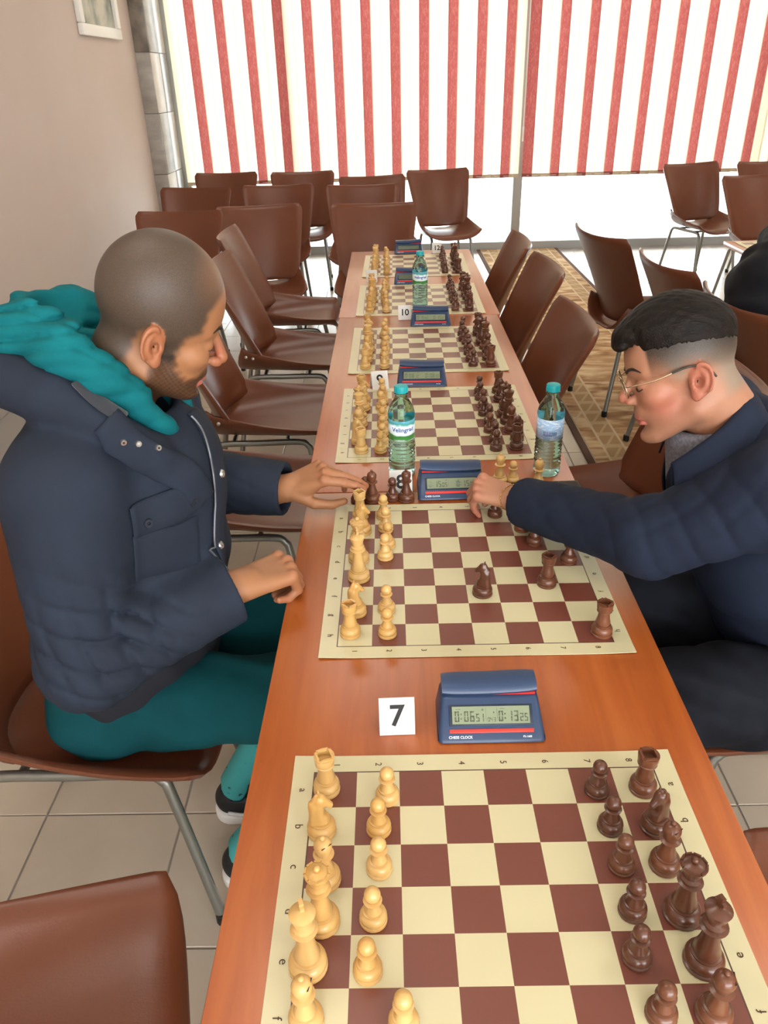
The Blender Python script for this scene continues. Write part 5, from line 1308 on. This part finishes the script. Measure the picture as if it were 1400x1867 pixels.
# shirt
M_shirt = mat('navy_cotton_shirt', '1b2130', 0.8, col2='1f2738', nscale=10, lo=0.3, hi=0.7, spec=0.2, bump=0.1, bscale=900)
FW2 = [((75, -40, 50), 0.9, 1.0, 2.2, (14, 22, 12)), ((60, -90, -60), 2.4, 0.7, 1.8, (14, 12, 19))]
def shirt_outer(P):
    d = s_ell(P, (0.83, 1.24, 0.60), (0.155, 0.18, 0.17))
    d = smin(d, s_ell(P, (0.715, 1.25, 0.82), (0.150, 0.185, 0.22)), 0.09)
    d = smin(d, s_cone(P, sR+V(0.02, 0.02, -0.01), sL+V(0.02, -0.02, -0.01), 0.080, 0.080), 0.07)
    d = d+waves(P, [((26, 12, 40), 0.5, 0.005, 1.2, (20, 16, 12)), ((40, 20, -36), 2.0, 0.003, 1.3, (12, 26, 18))])
    a = s_chain(P, [sR, eR, wR+(wR-eR)*0.25], [0.082, 0.067, 0.048], 0.03)
    a = a+folds(P, eR+V(0.02, 0.0, 0.03), 0.12, FW2, 0.005)+folds(P, eR+(wR-eR)*0.6, 0.08, FW2, 0.003)+folds(P, sR, 0.12, FW2, 0.006)
    a = smax(a, plane(P, wR, wR-eR), 0.004)
    b = s_chain(P, [sL, eL, wL], [0.080, 0.066, 0.050], 0.03)
    return smin(smin(d, a, 0.035), b, 0.03)
def shirt(P):
    o = shirt_outer(P); o = smax(o, -s_cone(P, eR+(wR-eR)*0.6, wR+(wR-eR)*0.3, 0.044, 0.041), 0.003)
    o = smax(o, -s_cone(P, (0.58, 1.25, 0.93), (0.535, 1.25, 1.16), 0.045, 0.100), 0.008)
    return smax(o, 0.50-P[:, 2], 0.01)
me, _ = sdf_mesh('shirt', shirt, (0.18, 0.94, 0.46), (1.02, 1.60, 1.12), 0.0045, M_shirt, 1.1); obj('shirt', me, person2)
def collar_sheet(sg):
    inn = catmull([(0.590, 1.255, 1.104), (0.575, 1.255+sg*0.055, 1.092), (0.535, 1.255+sg*0.084, 1.062), (0.497+0.02*(sg > 0), 1.255+sg*0.088, 1.030-0.02*(sg > 0)), (0.468+0.045*(sg > 0), 1.255+sg*0.078, 0.998-0.03*(sg > 0))], 5)
    out = catmull([(0.640, 1.255, 1.068), (0.620, 1.255+sg*0.085, 1.055), (0.570, 1.255+sg*0.125, 1.030), (0.515+0.02*(sg > 0), 1.255+sg*0.130, 0.998-0.02*(sg > 0)), (0.470+0.045*(sg > 0), 1.255+sg*0.110, 0.962-0.03*(sg > 0))], 5)
    rows_ = []
    for a, b in zip(inn, out):
        m = (a+b)*0.5+Vector((0, 0, 0.012)); low = a+Vector((0.006, 0.004*sg, -0.045)); rows_.append([tuple(p) for p in catmull([low, a+Vector((0, 0, 0.002)), m, b], 4)])
    return sharp(Geo().sheet(rows_, 0.004).mesh('shirt_collar', mats=[M_shirt]), 70)
for sg in (-1, 1): obj('shirt_collar', collar_sheet(sg), person2)
def placket_sheet(sg):
    a = catmull([(0.470+0.045*(sg > 0), 1.255+sg*0.075, 0.995-0.03*(sg > 0)), (0.475+0.03*(sg > 0), 1.255+sg*0.050, 0.955), (0.500, 1.255+sg*0.020, 0.900), (0.545, 1.255+sg*0.004, 0.80)], 4)
    rows_ = [[tuple(p), tuple(p+Vector((0.012, sg*0.03, 0.0))), tuple(p+Vector((0.045, sg*0.06, 0.0)))] for p in a]
    return sharp(Geo().sheet(rows_, 0.004).mesh('placket', mats=[M_shirt]), 70)
for sg in (-1, 1): obj('placket', placket_sheet(sg), person2)
def tee(P):
    d = s_cone(P, (0.585, 1.255, 0.93), (0.555, 1.255, 1.02), 0.088, 0.074); return smax(smax(d, -s_cone(P, (0.575, 1.255, 1.0), (0.545, 1.255, 1.10), 0.056, 0.068), 0.004), plane(P, (0.50, 1.255, 1.035), (-0.35, 0, 1)), 0.005)
me, _ = sdf_mesh('t_shirt', tee, (0.46, 1.12, 0.84), (0.70, 1.38, 1.10), 0.004, mat('grey_melange_t_shirt', '70707a', 0.9, col2='85858e', nscale=200, lo=0.4, hi=0.6)); obj('t_shirt', me, person2)
disc_on(shirt_outer, tuple(wR+(eR-wR)*0.12+V(0.0, -0.03, -0.035)), 0.0055, 0.003, mat('brass_button', 'b9a08a', 0.3, metal=0.6), 'cuff_button', person2)
# bracelet
M_gold = mat('gold_chain', 'd9b25a', 0.22, metal=1.0)
ax = (wR-eR)/np.linalg.norm(wR-eR); c0 = wR+V(-0.020, 0.020, 0.001); n1 = np.cross(ax, (0, 0, 1)); n1 /= np.linalg.norm(n1); n2 = np.cross(n1, ax)
g = Geo(); ring = []
for k in range(34):
    a = 2*math.pi*k/34; p0, _n = project(y_body, c0+0.03*(math.cos(a)*n1+math.sin(a)*n2)+ax*0.004*math.sin(a), 0.0012, 8); ring.append(Vector(p0))
g.tube(ring, 0.0007, 5, closed=True)
for k in range(0, 34): 
    if k % 3 != 2: g.lathe([(0.0002, -0.0017), (0.0016, -0.0008), (0.0018, 0), (0.0016, 0.0008), (0.0002, 0.0017)], 6, *ring[k])
br = obj('bracelet', sharp(g.mesh('bracelet', mats=[M_gold]), 60), person2); br['label'] = 'thin gold chain bracelet'
# trousers
M_black = mat('black_trousers', '101116', 0.85, spec=0.15, col2='1a1c23', nscale=12, bump=0.1, bscale=600)
def trousers2(P):
    d = s_ell(P, (0.87, 1.22, 0.525), (0.13, 0.19, 0.095))
    for y0, y1, a in ((1.11, 1.07, V(0.50, 1.07, 0.10)), (1.34, 1.36, V(0.50, 1.36, 0.10))):
        k = V(0.37, y1, 0.575); d = smin(d, s_chain(P, [V(0.83, y0, 0.545), k], [0.105, 0.085]), 0.04); d = smin(d, s_chain(P, [k, a], [0.078, 0.058]), 0.03)
    d = d+waves(P, [((30, 60, 40), 0.4, 0.004, 1.3, (12, 30, 20)), ((55, 20, -45), 1.9, 0.003, 1.0, (25, 12, 18))])
    return smax(d, 0.445-P[:, 2]-10*np.clip(0.56-P[:, 0], 0, 9), 0.01)
me, _ = sdf_mesh('trousers', trousers2, (0.24, 0.94, 0.04), (1.04, 1.48, 0.70), 0.007, M_black); obj('trousers', me, person2)
for (x, y) in ((0.50, 1.07), (0.50, 1.36)):
    def sh(P, x=x, y=y):
        d = smin(s_ell(P, (x, y, 0.05), (0.055, 0.04, 0.05)), s_ell(P, (x-0.11, y, 0.035), (0.10, 0.045, 0.036)), 0.04); return smax(d, 0.001-P[:, 2], 0.003)
    me, _ = sdf_mesh('shoe', sh, (x-0.24, y-0.07, -0.01), (x+0.08, y+0.07, 0.12), 0.007, M_shoe); obj('shoe', me, person2)

# ------------------------------------------------------------------ the person in black at the right edge
person3 = thing('person', 'person in black jacket seated at the right edge, seen from behind', 'person', (0, 0, 0), 0.0, 'chess players')
M_blk = mat('black_jacket', '131418', 0.75, col2='191b20', nscale=8, spec=0.2, bump=0.1, bscale=500)
O3 = V(-0.175, -0.09, 0.0)
def p3_body(P):
    P = P-O3
    d = s_cone(P, (1.66, 2.80, 1.08), (1.72, 2.80, 1.18), 0.055, 0.058); d = smin(d, s_ell(P, (1.74, 2.80, 1.27), (0.10, 0.077, 0.12)), 0.03)
    d = smin(d, s_sph(P, (1.84, 2.80, 1.25), 0.014), 0.02)
    for s in (-1, 1):
        d = smin(d, s_cone(P, (1.93, 2.8+s*0.22, 0.80), (2.0, 2.8+s*0.18, 0.775), 0.022, 0.018), 0.02)
        for k in range(4): d = smin(d, s_cone(P, (2.0, 2.8+s*0.18+0.018*(k-1.5), 0.776), (2.06+0.008*(k % 3), 2.8+s*0.17+0.019*(k-1.5), 0.764), 0.009, 0.007), 0.004)
    return smin(d, s_ell(P, (1.55, 2.80, 0.85), (0.10, 0.14, 0.25)), 0.05)
me, pos = sdf_mesh('body', p3_body, (1.20, 2.38, 0.55), (1.99, 3.04, 1.44), 0.006, S1)
for n_ in ('beard', 'lips', 'flush'): point_attr(me, n_, np.zeros(len(pos)))
point_attr(me, 'hair', ((pos[:, 2] > 1.25) & (pos[:, 0] < 1.60)).astype(float)); obj('body', me, person3)
def p3_coat(P):
    P = P-O3
    d = s_ell(P, (1.47, 2.80, 0.62), (0.16, 0.20, 0.17)); d = smin(d, s_ell(P, (1.52, 2.80, 0.85), (0.17, 0.22, 0.24)), 0.09)
    d = smin(d, s_cone(P, (1.60, 2.62, 1.03), (1.60, 2.98, 1.03), 0.085, 0.085), 0.07)
    for s in (-1, 1): d = smin(d, s_chain(P, [V(1.60, 2.8+s*0.19, 1.02), V(1.70, 2.8+s*0.26, 0.80), V(1.93, 2.8+s*0.22, 0.80)], [0.085, 0.072, 0.052], 0.03), 0.03)
    d = d+waves(P, [((30, 25, 45), 0.5, 0.006, 1.2, (20, 16, 12)), ((55, 20, -46), 2.0, 0.004, 1.3, (12, 26, 18))])
    return smax(d, 0.50-P[:, 2], 0.01)
me, _ = sdf_mesh('jacket', p3_coat, (1.02, 2.26, 0.46), (1.92, 3.16, 1.18), 0.009, M_blk, 1.1); obj('jacket', me, person3)
def p3_leg(P):
    P = P-O3
    d = s_ell(P, (1.46, 2.80, 0.52), (0.12, 0.18, 0.09))
    for s in (-1, 1): d = smin(d, s_chain(P, [V(1.50, 2.8+s*0.10, 0.535), V(1.93, 2.8+s*0.12, 0.56)], [0.095, 0.075]), 0.04); d = smin(d, s_chain(P, [V(1.93, 2.8+s*0.12, 0.56), V(1.88, 2.8+s*0.12, 0.06)], [0.072, 0.052]), 0.03)
    return smax(d, 0.445-P[:, 2]-10*np.clip(P[:, 0]-1.74, 0, 9), 0.01)
me, _ = sdf_mesh('trousers', p3_leg, (1.10, 2.42, 0.0), (1.92, 3.00, 0.68), 0.009, M_black); obj('trousers', me, person3)
